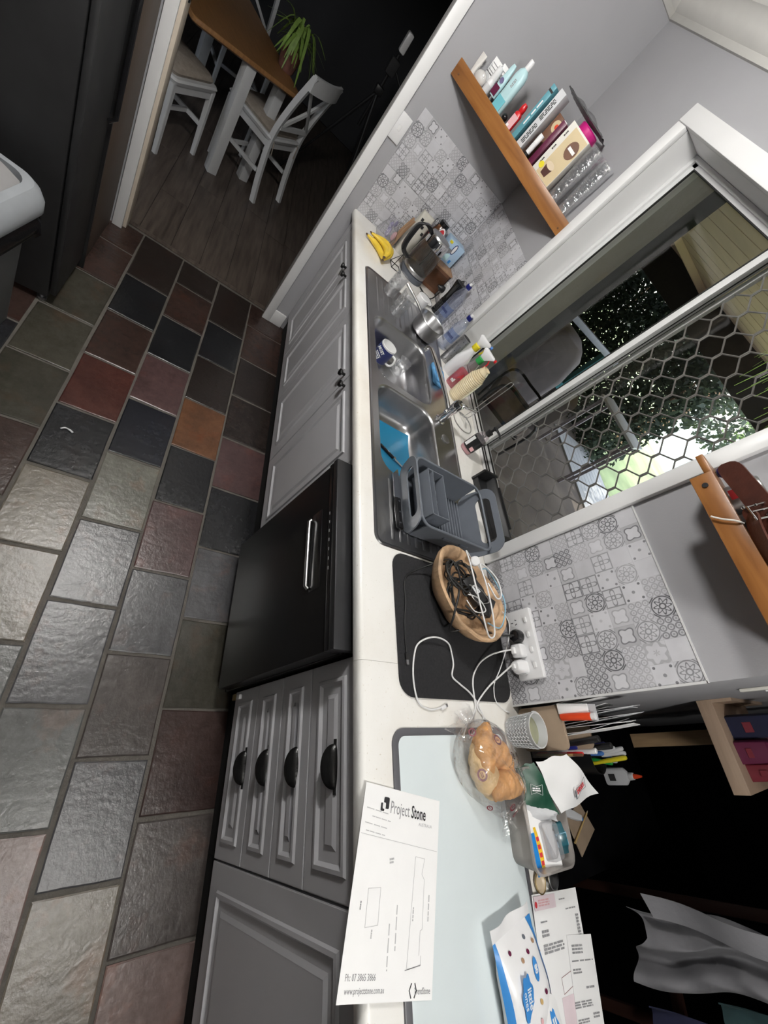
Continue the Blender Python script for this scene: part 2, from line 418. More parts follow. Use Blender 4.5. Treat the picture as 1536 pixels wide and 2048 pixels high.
def slate_mat():
    m, nt, b, out = base_mat('slate')
    tc = nt.new('ShaderNodeTexCoord'); oi = nt.new('ShaderNodeObjectInfo')
    ad = nt.new('ShaderNodeVectorMath', operation='ADD'); sc = nt.new('ShaderNodeVectorMath', operation='SCALE')
    cb = nt.new('ShaderNodeCombineXYZ')
    nt.put(cb.inputs[0], nt.math('MULTIPLY', oi.outputs['Random'], 37.)); nt.put(cb.inputs[1], nt.math('MULTIPLY', oi.outputs['Random'], 91.))
    nt.L.new(tc.outputs['Object'], ad.inputs[0]); nt.L.new(cb.outputs[0], ad.inputs[1]); v = ad.outputs[0]
    def noise(scale, det=6, rough=.6):
        n = nt.new('ShaderNodeTexNoise'); n.inputs['Scale'].default_value = scale; n.inputs['Detail'].default_value = det; n.inputs['Roughness'].default_value = rough
        nt.L.new(v, n.inputs['Vector']); return n.outputs[0]
    a = noise(5); c = noise(28, 8, .7); d = noise(9, 3); e_ = noise(75, 5, .65)
    mr = nt.new('ShaderNodeMapRange'); nt.L.new(a, mr.inputs[0]); mr.inputs[1].default_value = .3; mr.inputs[2].default_value = .7; mr.inputs[3].default_value = .72; mr.inputs[4].default_value = 1.25
    mr2 = nt.new('ShaderNodeMapRange'); nt.L.new(c, mr2.inputs[0]); mr2.inputs[1].default_value = .3; mr2.inputs[2].default_value = .7; mr2.inputs[3].default_value = .8; mr2.inputs[4].default_value = 1.2
    k = nt.math('MULTIPLY', mr.outputs[0], mr2.outputs[0])
    mul = nt.new('ShaderNodeVectorMath', operation='SCALE'); nt.L.new(oi.outputs['Color'], mul.inputs[0]); nt.put(mul.inputs['Scale'], k)
    # patches of rust / grey showing through where the slate has cleaved
    mrp = nt.new('ShaderNodeMapRange'); nt.L.new(d, mrp.inputs[0]); mrp.inputs[1].default_value = .56; mrp.inputs[2].default_value = .72; mrp.inputs[3].default_value = 0; mrp.inputs[4].default_value = .45
    mx = nt.new('ShaderNodeMix', data_type='RGBA'); nt.L.new(mrp.outputs[0], mx.inputs[0]); nt.L.new(mul.outputs[0], mx.inputs[6])
    warm = nt.new('ShaderNodeMix', data_type='RGBA', blend_type='MULTIPLY'); warm.inputs[0].default_value = 1; nt.L.new(mul.outputs[0], warm.inputs[6]); warm.inputs[7].default_value = (1.5,.95,.75,1)
    nt.L.new(warm.outputs[2], mx.inputs[7]); nt.L.new(mx.outputs[2], b.inputs['Base Color'])
    w = nt.new('ShaderNodeTexWave'); w.inputs['Scale'].default_value = 9; w.inputs['Distortion'].default_value = 9; w.inputs['Detail'].default_value = 3; w.inputs['Detail Scale'].default_value = 2
    nt.L.new(v, w.inputs['Vector'])
    h = nt.math('ADD', nt.math('ADD', nt.math('MULTIPLY', c, .7), nt.math('MULTIPLY', a, .8)), nt.math('ADD', nt.math('MULTIPLY', w.outputs['Fac'], .12), nt.math('MULTIPLY', e_, .40)))
    bp = nt.new('ShaderNodeBump'); bp.inputs['Strength'].default_value = .27; bp.inputs['Distance'].default_value = .007
    nt.put(bp.inputs['Height'], h); nt.L.new(bp.outputs[0], b.inputs['Normal'])
    rm = nt.new('ShaderNodeMapRange'); nt.L.new(c, rm.inputs[0]); rm.inputs[3].default_value = .12; rm.inputs[4].default_value = .34
    nt.L.new(rm.outputs[0], b.inputs['Roughness']); b.inputs['Specular IOR Level'].default_value = .6
slate_mat()
M('grout', (.11,.10,.088), .85, var=.2, scale=20, bump=.3, bscale=90)

def plank_mat():
    m, nt, b, out = base_mat('plank')
    tc = nt.new('ShaderNodeTexCoord'); oi = nt.new('ShaderNodeObjectInfo'); mp = nt.new('ShaderNodeMapping'); mp.inputs['Scale'].default_value = (1.2, 14, 1)
    nt.L.new(tc.outputs['Object'], mp.inputs[0])
    n = nt.new('ShaderNodeTexNoise'); n.inputs['Scale'].default_value = 3; n.inputs['Detail'].default_value = 6; n.noise_dimensions = '4D'
    nt.put(n.inputs['W'], nt.math('MULTIPLY', oi.outputs['Random'], 40.)); nt.L.new(mp.outputs[0], n.inputs['Vector'])
    r = nt.new('ShaderNodeValToRGB'); r.color_ramp.elements[0].position = .3; r.color_ramp.elements[1].position = .7
    r.color_ramp.elements[0].color = (.045,.034,.028,1); r.color_ramp.elements[1].color = (.13,.105,.088,1)
    nt.L.new(n.outputs[0], r.inputs[0])
    nt.L.new(r.outputs[0], b.inputs['Base Color']); b.inputs['Roughness'].default_value = .42
plank_mat()

def timber_mat(name, lo, hi, rough=.35):
    m, nt, b, out = base_mat(name)
    tc = nt.new('ShaderNodeTexCoord'); mp = nt.new('ShaderNodeMapping'); mp.inputs['Scale'].default_value = (1.5, 16, 16)
    nt.L.new(tc.outputs['Object'], mp.inputs[0])
    n = nt.new('ShaderNodeTexNoise'); n.inputs['Scale'].default_value = 2.2; n.inputs['Detail'].default_value = 5; n.inputs['Distortion'].default_value = .6
    nt.L.new(mp.outputs[0], n.inputs['Vector'])
    r = nt.new('ShaderNodeValToRGB'); r.color_ramp.elements[0].position = .3; r.color_ramp.elements[1].position = .7
    r.color_ramp.elements[0].color = rgba(lo); r.color_ramp.elements[1].color = rgba(hi)
    nt.L.new(n.outputs[0], r.inputs[0]); nt.L.new(r.outputs[0], b.inputs['Base Color']); b.inputs['Roughness'].default_value = rough
timber_mat('shelf_pine', (.20,.075,.018), (.36,.155,.045))

def patchwork_mat():
    """printed patchwork of little patterned tiles, 54 mm each, in soft greys; reads local x (along) and z (up)"""
    m, nt, b, out = base_mat('patchwork')
    tc = nt.new('ShaderNodeTexCoord'); sp = nt.new('ShaderNodeSeparateXYZ'); nt.L.new(tc.outputs['Object'], sp.inputs[0])
    C = .054
    px = E(nt, sp.outputs[0])/C; py = E(nt, sp.outputs[2])/C
    cx = px.f('FLOOR'); cy = py.f('FLOOR')
    u = (px - cx)*2.0 - 1.0; v = (py - cy)*2.0 - 1.0
    cb = nt.new('ShaderNodeCombineXYZ'); nt.put(cb.inputs[0], cx); nt.put(cb.inputs[1], cy)
    wn_ = nt.new('ShaderNodeTexWhiteNoise', noise_dimensions='3D'); nt.L.new(cb.outputs[0], wn_.inputs['Vector'])
    k = E(nt, wn_.outputs['Value']); sc = nt.new('ShaderNodeSeparateColor'); nt.L.new(wn_.outputs['Color'], sc.inputs[0]); k2 = E(nt, sc.outputs[1]); k3 = E(nt, sc.outputs[2])
    r = (u*u + v*v).f('SQRT'); th = v.f('ARCTAN2', u)
    c4 = (th*4.0).f('COSINE'); c8 = (th*8.0).f('COSINE')
    au = u.abs(); av = v.abs(); mx = au.f('MAXIMUM', av); dia = au + av
    # A quatrefoil cloud, pale inside with a dark ring
    eA = r - (c4*-.14 + .72)
    A = eA.near(.05)*.75 + (eA.gt(0.05))*.30
    # B eight-petal star with ring
    B = ((r - (c8*.17 + .58)).near(.06) + (r - .26).near(.05) + (r - .95).near(.04) + (dia - 1.55).near(.06)).f('MINIMUM', 1.0)*.85 + .18
    # C clover lattice
    C_ = ((r - (c4*.30 + .55)).near(.07) + (r - .20).near(.05) + (mx - .93).near(.04)).f('MINIMUM', 1.0)*.80 + .12
    # D six small rings
    us = (u*1.5 + 1.5); vs_ = (v*1.5 + 1.5); uu = (us - us.f('FLOOR') - .5)*2.0; vv = (vs_ - vs_.f('FLOOR') - .5)*2.0
    rs = (uu*uu + vv*vv).f('SQRT')
    D = ((rs - .78).near(.14)*.62 + (rs - .15).near(.12)*.4).f('MINIMUM', 1.0) + .12
    # E dots at the corners
    du = au - .72; dv = av - .72; F = (du*du + dv*dv).f('SQRT').lt(.13)*.8 + ((r.lt(.16))*.6) + .05
    # F filigree
    Hh = (((th*6.0).f('SINE')*.5 + r*3.2).f('SINE')).near(.35)*.7 + .15
    def sel(lo, hi): return k.gt(lo)*k.lt(hi)
    ink = sel(-.1,.20)*A + sel(.20,.38)*B + sel(.38,.56)*C_ + sel(.56,.72)*D + sel(.72,.80)*F + sel(.80,.92)*Hh + sel(.92,1.1)*.12
    ink = ink*(k2*.8 + .45)
    edge = (mx - 1.0).near(.02)*.18
    nz = nt.new('ShaderNodeTexNoise'); nz.inputs['Scale'].default_value = 22; nz.inputs['Detail'].default_value = 6; nt.L.new(tc.outputs['Object'], nz.inputs['Vector'])
    tone = (k3*.16) + (E(nt, nz.outputs[0]) - .5)*.45
    val = 1.0 - (ink + edge)*.72 - tone*.6
    rp = nt.new('ShaderNodeValToRGB'); rp.color_ramp.elements[0].color = (.115,.115,.125,1); rp.color_ramp.elements[1].color = (.66,.66,.69,1)
    rp.color_ramp.elements[0].position = .15; rp.color_ramp.elements[1].position = 1.0
    nt.put(rp.inputs[0], val); nt.L.new(rp.outputs[0], b.inputs['Base Color']); b.inputs['Roughness'].default_value = .3
patchwork_mat()
# ================================================================ THE SETTING
XL, YW, CEIL = -1.74, .614, 2.37
# ---- kitchen floor: grout bed + slate tiles in running bond
floor = struct(G().box(-1.83, 2.7, -2.5, .60, -.06, -.0045).build('floor', 'grout', smooth=False))
PAL = dict(dk=(.030,.031,.035), nv=(.022,.024,.034), br=(.080,.048,.040), rd=(.13,.045,.036), rb=(.095,.058,.052), ru=(.24,.105,.05), tn=(.30,.265,.215), tg=(.27,.265,.225),
           pk=(.34,.245,.225), gr=(.155,.155,.165), gb=(.135,.115,.108), ol=(.095,.088,.068), pl=(.145,.085,.085), gl=(.20,.205,.20), bk=(.045,.034,.030))
P_ = [-1.80,-1.567,-1.250,-.930,-.618,-.302,.018,.332,.657,.972,1.286,1.60,1.92,2.24,2.56]
Q_ = [-1.80,-1.406,-1.088,-.760,-.450,-.142,.171,.485,.804,1.115,1.43,1.745,2.06,2.37,2.66]
ROWS = [(-.195,.060,P_,'br br bk bk pl dk gr ol rb gb pk gr tn br gr'.split()),
        (-.412,-.195,Q_,'bk dk bk ru dk pl gr gb gr tn pk gr br tn gr'.split()),
        (-.628,-.412,P_,'bk br dk pl nv tg gr gr gl pk tn gr br pk gr'.split()),
        (-.843,-.628,Q_,'bk dk br rd dk tn tn gl pk gr tn br gr pk gr'.split()),
        (-1.060,-.843,P_,'br br ol ol ol br tn gr tn pk gr br gr tn gr'.split()),
        (-1.275,-1.060,Q_,'br ol br dk gr tn gr br pk gr tn br gr tn pk'.split()),
        (-1.490,-1.275,P_,'br ol br dk gr tn gr br pk gr tn br gr tn pk'.split())]
for y0, y1, js, cols in ROWS:
    for i in range(len(js)-1):
        g = .0045 + random.random()*.002
        x0, x1, a0, a1 = js[i]+g, js[i+1]-g, y0+g, y1-g
        c = ((x0+x1)/2, (a0+a1)/2)
        j = lambda: random.uniform(-.0018, .0018)
        hs = [random.uniform(-.0012,.0016) for _ in range(4)]
        lo = [(x0+j(),a0+j()),(x1+j(),a0+j()),(x1+j(),a1+j()),(x0+j(),a1+j())]
        b = .004
        mid = [(x0+.25*(x1-x0),a0),(x1,a0),(x1,a1),(x0,a1)]
        def sub(l, h):   # 3 points per side so the cleft edge wanders
            out = []
            for k in range(4):
                p, q = l[k], l[(k+1)%4]
                out.append((p[0]-c[0],p[1]-c[1],h[k]))
                for t in (.33,.66):
                    out.append((p[0]+(q[0]-p[0])*t-c[0]+j()*.8, p[1]+(q[1]-p[1])*t-c[1]+j()*.8, h[k]+(h[(k+1)%4]-h[k])*t))
            return out
        low = sub(lo, [-.012]*4); top = [(x, y, z-.0018+0) for (x,y,_), z in zip(low, [q[2] for q in sub(lo, hs)])]
        inn = [(x*(1-b*2/(x1-x0)*1.0), y*(1-b*2/(a1-a0)), z+.0018) for x,y,z in top]
        t = G().loft([low, top, inn], cap0=False).build('slate_tile', 'slate', floor, loc=(c[0],c[1],0), angle=8)
        k = PAL[cols[i % len(cols)]]; f = random.uniform(.9, 1.1)
        f *= .52; t.color = (k[0]*f, k[1]*f, k[2]*f, 1)

# ---- dining-room floor of dark planks
floor2 = struct(G().box(-6.25, -1.83, -3.05, 1.65, -.06, -.006).build('floor', 'toe_black', smooth=False))
for r in range(26):
    y0 = -2.9 + r*.168; x = -1.832 + 0
    first = True
    while x > -6.1:
        L_ = (random.uniform(.35,1.2) if first else 1.22); first = False
        x0 = max(x - L_, -6.15)
        o = G().box(-(x-x0)/2+.001, (x-x0)/2-.001, -.0828, .0828, -.006, 0).build('floor_plank', 'plank', floor2, loc=((x+x0)/2, y0+.084, random.uniform(-.0006,.0003)), smooth=False)
        x = x0
struct(G().box(-1.845, -1.815, -.94, -.10, -.004, .004).build('trim_1', 'plank', bevel=.001))     # threshold strip

# ---- walls
wl = G(); wl.box(XL-.12, XL, -.085, YW+.13, -.06, CEIL); wl.box(XL-.12, XL, -.965, -.085, 2.05, CEIL); wl.box(XL-.12, XL, -2.5, -.965, -.06, CEIL)
wall_left = struct(wl.build('wall_left', 'wall_paint', smooth=False))
ww = G(); ww.box(XL-.12, -1.06, YW, YW+.13, -.06, CEIL); ww.box(-1.06, .19, YW, YW+.13, 2.075, CEIL); ww.box(-1.06, .19, YW, YW+.13, -.06, .865); ww.box(.19, .716, YW, YW+.13, -.06, CEIL)
wall_window = struct(ww.build('wall_window', 'wall_paint', smooth=False))
wall_side = struct(G().box(.60, .716, YW+.13, 4.4, -.06, CEIL).build('wall_side', 'wall_paint', smooth=False))
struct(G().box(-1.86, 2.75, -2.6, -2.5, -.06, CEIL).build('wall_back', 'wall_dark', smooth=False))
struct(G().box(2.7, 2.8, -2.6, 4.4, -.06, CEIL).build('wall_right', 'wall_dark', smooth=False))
struct(G().box(.60, 2.8, 4.4, 4.5, -.06, CEIL).build('wall_lounge', 'unlit_black', smooth=False))
struct(G().box(.716, 2.7, .60, 4.4, -.06, 0).build('floor', 'unlit_black', smooth=False))
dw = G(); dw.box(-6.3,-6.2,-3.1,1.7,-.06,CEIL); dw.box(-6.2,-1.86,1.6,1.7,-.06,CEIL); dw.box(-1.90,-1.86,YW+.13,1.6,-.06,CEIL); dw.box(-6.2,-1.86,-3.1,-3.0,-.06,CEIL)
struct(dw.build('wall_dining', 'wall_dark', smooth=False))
struct(G().box(-6.3, 2.8, -3.1, YW+.13, CEIL, CEIL+.1).build('ceiling', 'ceiling_paint', smooth=False))
struct(G().box(.60, 2.8, YW+.13, 4.5, CEIL, CEIL+.1).build('ceiling', 'unlit_black', smooth=False))
# cornice: stepped cove
def cove(): # profile (out from wall, z)
    return [(0,2.265),(.012,2.265),(.016,2.285),(.030,2.292),(.048,2.315),(.070,2.335),(.088,2.341),(.092,2.352),(.105,2.356),(.105,CEIL),(0,CEIL)]
g = G(); pr = cove()
g.loft([[(XL+d, -2.5, z) for d, z in pr], [(XL+d, YW-d, z) for d, z in pr]])
g.loft([[(XL+d, YW-d, z) for d, z in pr], [(.716, YW-d, z) for d, z in pr]])
struct(g.build('trim_2', 'ceiling_paint', angle=50))

# ---- doorway linings and architraves
g = G(); g.box(XL-.002, XL+.016, -.113, -.060, 0, 2.10); g.box(XL-.12, XL+.004, -.100, -.085, 0, 2.05)
struct(g.build('trim_3', 'trim_white', bevel=.003))
g = G(); g.box(XL-.002, XL+.016, -.992, -.945, 0, 2.10)
left_arch = struct(g.build('trim_4', 'trim_white', bevel=.003))
G().box(XL-.14, XL-.012, -.965, -.930, 0, 2.05).build('door_jamb', 'jamb_cream', left_arch, bevel=.003)
G().box(XL-.10, XL-.055, -.932, -.924, 1.02, 1.16).build('strike_plate', 'black_gloss', left_arch, bevel=.002)
struct(G().box(XL-.002, XL+.016, -.992, -.060, 2.05, 2.11).build('trim_5', 'trim_white', bevel=.003))
struct(G().box(XL, XL+.014, -.06, .02, 0, .10).build('baseboard_left', 'trim_white', bevel=.003))

# ---- window_1: painted reveal, architrave, two sliding sashes, security grille
win = sempty('window_1', (-.43, .745, .9))
def wpart(g, name, mat, bevel=0.0, **k):
    g.xf(Matrix.Translation((.43, -.745, -.9))); return g.build(name, mat, win, bevel=bevel, **k)
g = G(); g.box(-1.105,-1.045,.596,.618,.901,2.0645); wpart(g,'architrave','trim_white',.004)
g = G(); g.box(.180,.228,.596,.618,.901,2.0645); wpart(g,'architrave','trim_white',.004)
g = G(); g.box(-1.105,.228,.594,.618,2.065,2.125); wpart(g,'architrave','trim_white',.004)
g = G(); g.box(-1.062,-1.046,.6185,.742,.901,2.0655); g.box(.181,.195,.6185,.742,.901,2.0655); g.box(-1.062,.195,.6185,.742,2.066,2.08); wpart(g,'reveal_lining','trim_white')
g = G(); g.box(-1.06,.195,.598,.746,.866,.9005); wpart(g,'window_sill','worktop')
g = G(); g.box(-1.0455,-1.026,.722,.79,.902,2.0655); g.box(.168,.1805,.722,.79,.902,2.0655); g.box(-1.026,.168,.722,.79,2.05,2.0655); g.box(-1.026,.168,.728,.79,.9015,.915)
wpart(g,'outer_frame','alu_white',.002)
g = G()
for z in (.9165,): g.box(-1.03,.17,.730,.736,z,z+.004); g.box(-1.03,.17,.748,.754,z,z+.004)
wpart(g,'track_gasket','gasket')
def sash(x0,x1,y,name):
    s_ = G(); w = .026
    s_.box(x0,x0+w,y-.010,y+.010,.917,2.052); s_.box(x1-w,x1,y-.010,y+.010,.917,2.052); s_.box(x0,x1,y-.010,y+.010,.917,.934); s_.box(x0,x1,y-.010,y+.010,2.036,2.052)
    o = wpart(s_, name, 'alu_white', .0015)
    q = G(); t=.004
    q.box(x0+w,x0+w+t,y-.012,y-.004,.934,2.036); q.box(x1-w-t,x1-w,y-.012,y-.004,.934,2.036); q.box(x0+w,x1-w,y-.012,y-.004,.934,.934+t); q.box(x0+w,x1-w,y-.012,y-.004,2.036-t,2.036)
    q.xf(Matrix.Translation((.43,-.745,-.9))); q.build('glazing_bead','gasket',o)
    p = G().box(x0+w-.002,x1-w+.002,y-.002,y+.002,.93,2.04); p.xf(Matrix.Translation((.43,-.745,-.9))); p.build('window_pane','window_glass',o,smooth=False)
sash(-1.026,-.418,.742,'sash')
sash(-.452,.168,.766,'sash')
# expanded-metal diamond grille behind the right sash
g = G(); dx, dz = .0472, .0540
nx, nz = 15, 24; x00, z00 = -.418, .920
def node(i, j): return (x00 + i*dx, z00 + j*dz)
X1g, Z1g = .170, 2.05
def strand(a, b, r=.0028):
    (ax,az),(bx,bz) = a, b
    # each strand leaves the node along z, then slants: the hexagon look of expanded metal
    k = .012*(1 if bz > az else -1)
    pts = [(ax,.79,az),(ax,.79,az+k),(bx,.79,bz-k),(bx,.79,bz)]
    g.tube(pts, r, n=5, caps=False)
for i in range(nx):
    for j in range(nz):
        if (i+j) % 2: continue
        a = node(i,j)
        for di in (-1,1):
            b_ = node(i+di, j+1)
            if b_[0] < x00-.001 or b_[0] > X1g or b_[1] > Z1g or a[0] > X1g: continue
            strand(a, b_)
        if a[0] <= X1g and a[1] <= Z1g: g.cbox((a[0],.79,a[1]), (.009,.003,.026))
g.xf(Matrix.Translation((.43,-.745,-.9))); gr_ = g.build('security_grille','grille_grey',win)
g = G(); g.box(-.43,-.412,.782,.80,.905,2.06); g.box(.165,.185,.782,.80,.905,2.06); g.box(-.43,.185,.782,.80,.905,.918); g.box(-.43,.185,.782,.80,2.05,2.062)
wpart(g,'grille_frame','alu_white',.002)

# ---- splashback panels (printed patchwork), two courses with a fine joint
def panel(parent, u0, u1, z0, z1, on):
    w, h = u1-u0, z1-z0
    o = G().box(.0006, w-.0006, -.004, 0, .0006, h-.0006).build('splashback_panel','patchwork',parent,smooth=False)
    if on == 'y': o.location = (u0, YW, z0)
    else: o.location = (XL, u0, z0); o.rotation_euler = (0,0,PI/2)
    return o
SP0, SP1, SP2 = .90, 1.160, 1.428
for z0, z1 in ((SP0,SP1),(SP1,SP2)):
    panel(wall_window, .230, .7145, z0, z1, 'y'); panel(wall_window, XL+.004, -1.42, z0, z1, 'y'); panel(wall_window, -1.42, -1.106, z0, z1, 'y')
    panel(wall_left, .012, .33, z0, z1, 'x'); panel(wall_left, .33, YW-.004, z0, z1, 'x')
g = G(); g.box(.712,.7175,YW-.006,YW+.004,.90,1.43); g.box(.230,.7175,YW-.006,YW,1.428,1.432)
struct(g.build('trim_6','alu_white'))
# ---- switch by the doorway, on the splashback corner
sw = thing('light_switch','white light switch plate on the wall beside the dining doorway','switch',(XL,-.034,1.298))
G().box(0,.009,-.036,.036,-.058,.058).build('plate','switch_white',sw,bevel=.003)
G().box(.009,.012,-.008,.008,-.012,.012).build('rocker','white_gloss',sw,bevel=.002)

# ---- ceiling light fittings (both out of frame above)
for i, ((x,y), e) in enumerate(CEIL_LIGHTS):
    M('lamp_glow_%d' % i, (.9,.9,.88), .5, emit=(1,.98,.95), es=e)
    t = thing('ceiling_light', ['round white ceiling light above the sink end of the floor','round white ceiling light above the drawer end of the worktop'][i], 'ceiling light', (x,y,CEIL))
    G().lathe([(.07,-.035),(.075,-.02),(.075,0)],24).build('lamp_base','white_plastic',t)
    G().ball((0,0,-.125),.10,20,12).build('globe','lamp_glow_%d' % i,t)

# ---- outside: covered patio, lawn, hedge, fence
struct(G().box(-12, .60, .80, 6.35, -.30, -.12).build('patio_slab','concrete_outside',smooth=False))
struct(G().box(-30, 8, 6.35, 40, -.5, -.15).build('lawn','grass',smooth=False))
struct(G().box(-1.40,-1.13,.745,.98,-.3,2.6).build('wall_outside','render_beige',smooth=False))
ow = G(); ow.box(-12,-1.40,.745,.80,-.3,2.6); ow.box(-12,-11.9,.8,6,-.3,2.6)
struct(ow.build('wall_house','render_beige',smooth=False))
pr_ = sempty('patio_roof',(0,0,2.42))
for k in range(14):
    y0 = .80 + k*.35
    G().box(-12,.6,y0,y0+.332,0,.03).build('soffit_board','soffit',pr_,smooth=False)
G().box(-12,.6,.8,5.7,.032,.06).build('roof_sheet','beam_dark',pr_,smooth=False)
G().box(-12,.6,5.55,5.70,-.46,.0).build('roof_beam','beam_dark',pr_,smooth=False)
for x in (-9,-7,-5,-1.5):
    G().box(x-.03,x+.03,.8,5.55,-.09,-.002).build('rafter','soffit' if x<-4 else 'beam_dark',pr_,smooth=False)
po = thing('patio_rail','blue grey rail of the patio seen through the left window pane','rail',(-3.48,3.5,-.12),math.radians(6))
G().box(-.035,.035,-.75,.75,1.21,1.28).build('top_rail','post_blue',po,bevel=.004)
for y in (-.7,.7): G().box(-.03,.03,y-.03,y+.03,0,1.21).build('rail_post','post_blue',po,bevel=.003)
# ================================================================ BASE UNITS, WORKTOP, SINK, DISHWASHER
FY = .025
def rect_ring(g, x0, x1, z0, z1, prof):
    """picture-frame moulding on a front face; prof = [(inset, y)]"""
    loops = [[(x0+i,y,z0+i),(x1-i,y,z0+i),(x1-i,y,z1-i),(x0+i,y,z1-i)] for i, y in prof]
    return g.loft(loops, False, False)
def front(parent, name, x0, x1, z0, z1, inset=.062, origin=(0,0,0)):
    """routed raised-panel front as one mesh"""
    g = G(); y = FY
    # slab sides/back
    g.box(x0, x1, y+.001, y+.018, z0, z1)
    rect_ring(g, x0, x1, z0, z1, [(0,y+.004),(.002,y),(inset,y),(inset+.004,y-.0055),(inset+.012,y-.0065),(inset+.017,y-.001),(inset+.021,y+.0035),(inset+.034,y+.0035),(inset+.050,y-.004),(inset+.0505,y-.004)])
    i = inset+.05
    g.add([(x0+i,y-.004,z0+i),(x1-i,y-.004,z0+i),(x1-i,y-.004,z1-i),(x0+i,y-.004,z1-i)], [(0,1,2,3)])
    g.xf(Matrix.Translation([-q for q in origin]))
    return g.build(name, 'cabinet_paint', parent, angle=25)
def knob(parent, x, z):
    g = G(); g.lathe([(.006,0),(.006,.012),(.012,.016),(.0145,.021),(.013,.027),(.004,.029)], 18)
    g.xf(Matrix.Rotation(PI/2, 4, 'X')); return g.build('knob', 'iron_black', parent, loc=(x, FY, z))
def cup_pull(parent, x, z):
    g = G(); a, b, c = .047, .030, .008
    def fn(u, v):
        t = PI*(1-u); p = PI/2*v
        s_ = math.sin(t)**.85; return (a*math.cos(t), -b*s_*math.sin(p), c*s_*math.cos(p)-.020*s_*math.sin(p)**2+.006)
    g.grid(fn, 16, 7); n0 = len(g.v)
    g.grid(lambda u,v: tuple(q*.93 if k != 2 else q*.93 for k, q in enumerate(fn(u,v))), 16, 7)
    for s in (-1,1): g.cbox((s*.050,-.002,.006),(.012,.004,.007))
    return g.build('cup_handle', 'iron_black', parent, loc=(x, FY-.001, z), angle=50)

def unit(name, label, x0, x1):
    t = thing(name, label, 'cabinet', ((x0+x1)/2, .30, 0), group='base cabinets under the worktop')
    cx = (x0+x1)/2
    g = G(); a, b = x0+.002-cx, x1-.002-cx; f0 = FY+.019-.30
    for q in ((a,a+.016,f0,.28,.105,.862),(b-.016,b,f0,.28,.105,.862),(a,b,f0,.28,.105,.121),(a,b,.264,.28,.105,.862),(a,b,f0,f0+.014,.79,.862)): g.box(*q)
    g.build('cabinet_body','cabinet_paint',t,smooth=False)
    g = G(); g.box(x0-cx, x1-cx, .045-.30, .055-.30, 0, .105); g.build('plinth','toe_black',t,smooth=False)
    return t, cx
def add_front(t, cx, name, x0, x1, z0, z1, inset=.062):
    return front(t, name, x0+.0015, x1-.0015, z0+.0015, z1-.0015, inset, (cx,.30,0))
def fix(o, cx): o.location = (o.location[0]-cx, o.location[1]-.30, o.location[2]); return o

u1, cx = unit('base_cabinet','pale grey two-door base cabinet beside the dining doorway',-1.735,-.912)
G().box(-1.735-cx,-1.662-cx,FY-.30,FY+.018-.30,.12,.855).build('filler_strip','cabinet_paint',u1,smooth=False)
for a,b,kx in ((-1.660,-1.286,-1.325),(-1.286,-.913,-1.246)):
    d = add_front(u1,cx,'cabinet_door',a,b,.12,.852); k = knob(d,kx,.785); fix(k,cx)
u2, cx = unit('base_cabinet','pale grey two-door base cabinet under the sink bowls beside the dishwasher',-.912,-.012)
G().box(-.035-cx,-.012-cx,FY-.30,FY+.018-.30,.12,.855).build('filler_strip','cabinet_paint',u2,smooth=False)
for a,b,kx in ((-.911,-.478,-.512),(-.478,-.035,-.444)):
    d = add_front(u2,cx,'cabinet_door',a,b,.12,.852); k = knob(d,kx,.785); fix(k,cx)
u3, cx = unit('drawer_cabinet','pale grey cabinet of four drawers with black cup handles',.606,1.0865)
for z0,z1,hz in ((.105,.301,.252),(.301,.4755,.412),(.4755,.6425,.585),(.6425,.853,.762)):
    d = add_front(u3,cx,'drawer',.607,1.085,z0,z1,.040); h = cup_pull(d,.846,hz); fix(h,cx)
G().cbox((.628-cx,FY-.006-.30,.150),(.016,.012,.028)).build('child_latch','white_plastic',u3,bevel=.003)
G().cbox((.622-cx,.035-.30,.088),(.022,.02,.036)).build('latch_base','brass',u3,bevel=.003)
u4, cx = unit('base_cabinet','pale grey wide single-panel cabinet door right of the drawers',1.0875,1.72)
add_front(u4,cx,'cabinet_door',1.088,1.70,.105,.853,.060)

# ---- worktop (two lengths, seam beside the drying mat)
NOSE = [(.030,.9),(.014,.9),(.006,.8975),(.0015,.892),(0,.885),(0,.871),(.002,.867),(.006,.865),(.030,.865)]
def nose(g, x0, x1): g.loft([[(x0,y,z) for y,z in NOSE],[(x1,y,z) for y,z in NOSE]], True, True, closed=False)
SX0, SX1, SY0, SY1 = -1.233, .297, .057, .546
def worktop_piece(name, x0, x1, yb, hole=None, lab=''):
    g = G(); nose(g, x0, x1)
    outer = [(x0,.030),(x1,.030),(x1,yb),(x0,yb)]
    v, f = fill2d(outer, [hole] if hole else [], .9); g.add(v, f)
    v, f = fill2d(outer, [hole] if hole else [], .865); g.add(v, f)
    g.add([(x1,.03,.865),(x1,yb,.865),(x1,yb,.9),(x1,.03,.9)],[(0,1,2,3)]); g.add([(x0,.03,.865),(x0,yb,.865),(x0,yb,.9),(x0,.03,.9)],[(0,1,2,3)]); g.add([(x0,yb,.865),(x1,yb,.865),(x1,yb,.9),(x0,yb,.9)],[(0,1,2,3)])
    return tag(g.build(name,'worktop',angle=40), lab, 'worktop', 'lengths of cream worktop')
hole = [(SX0+.02,SY0+.02),(SX1-.02,SY0+.02),(SX1-.02,SY1-.02),(SX0+.02,SY1-.02)]
worktop_piece('worktop', XL+.002, .6275, .6005, hole, 'cream laminate worktop length that holds the steel sink')
worktop_piece('worktop', .6283, 1.90, .655, None, 'cream laminate worktop length above the drawers, under the glass panel')

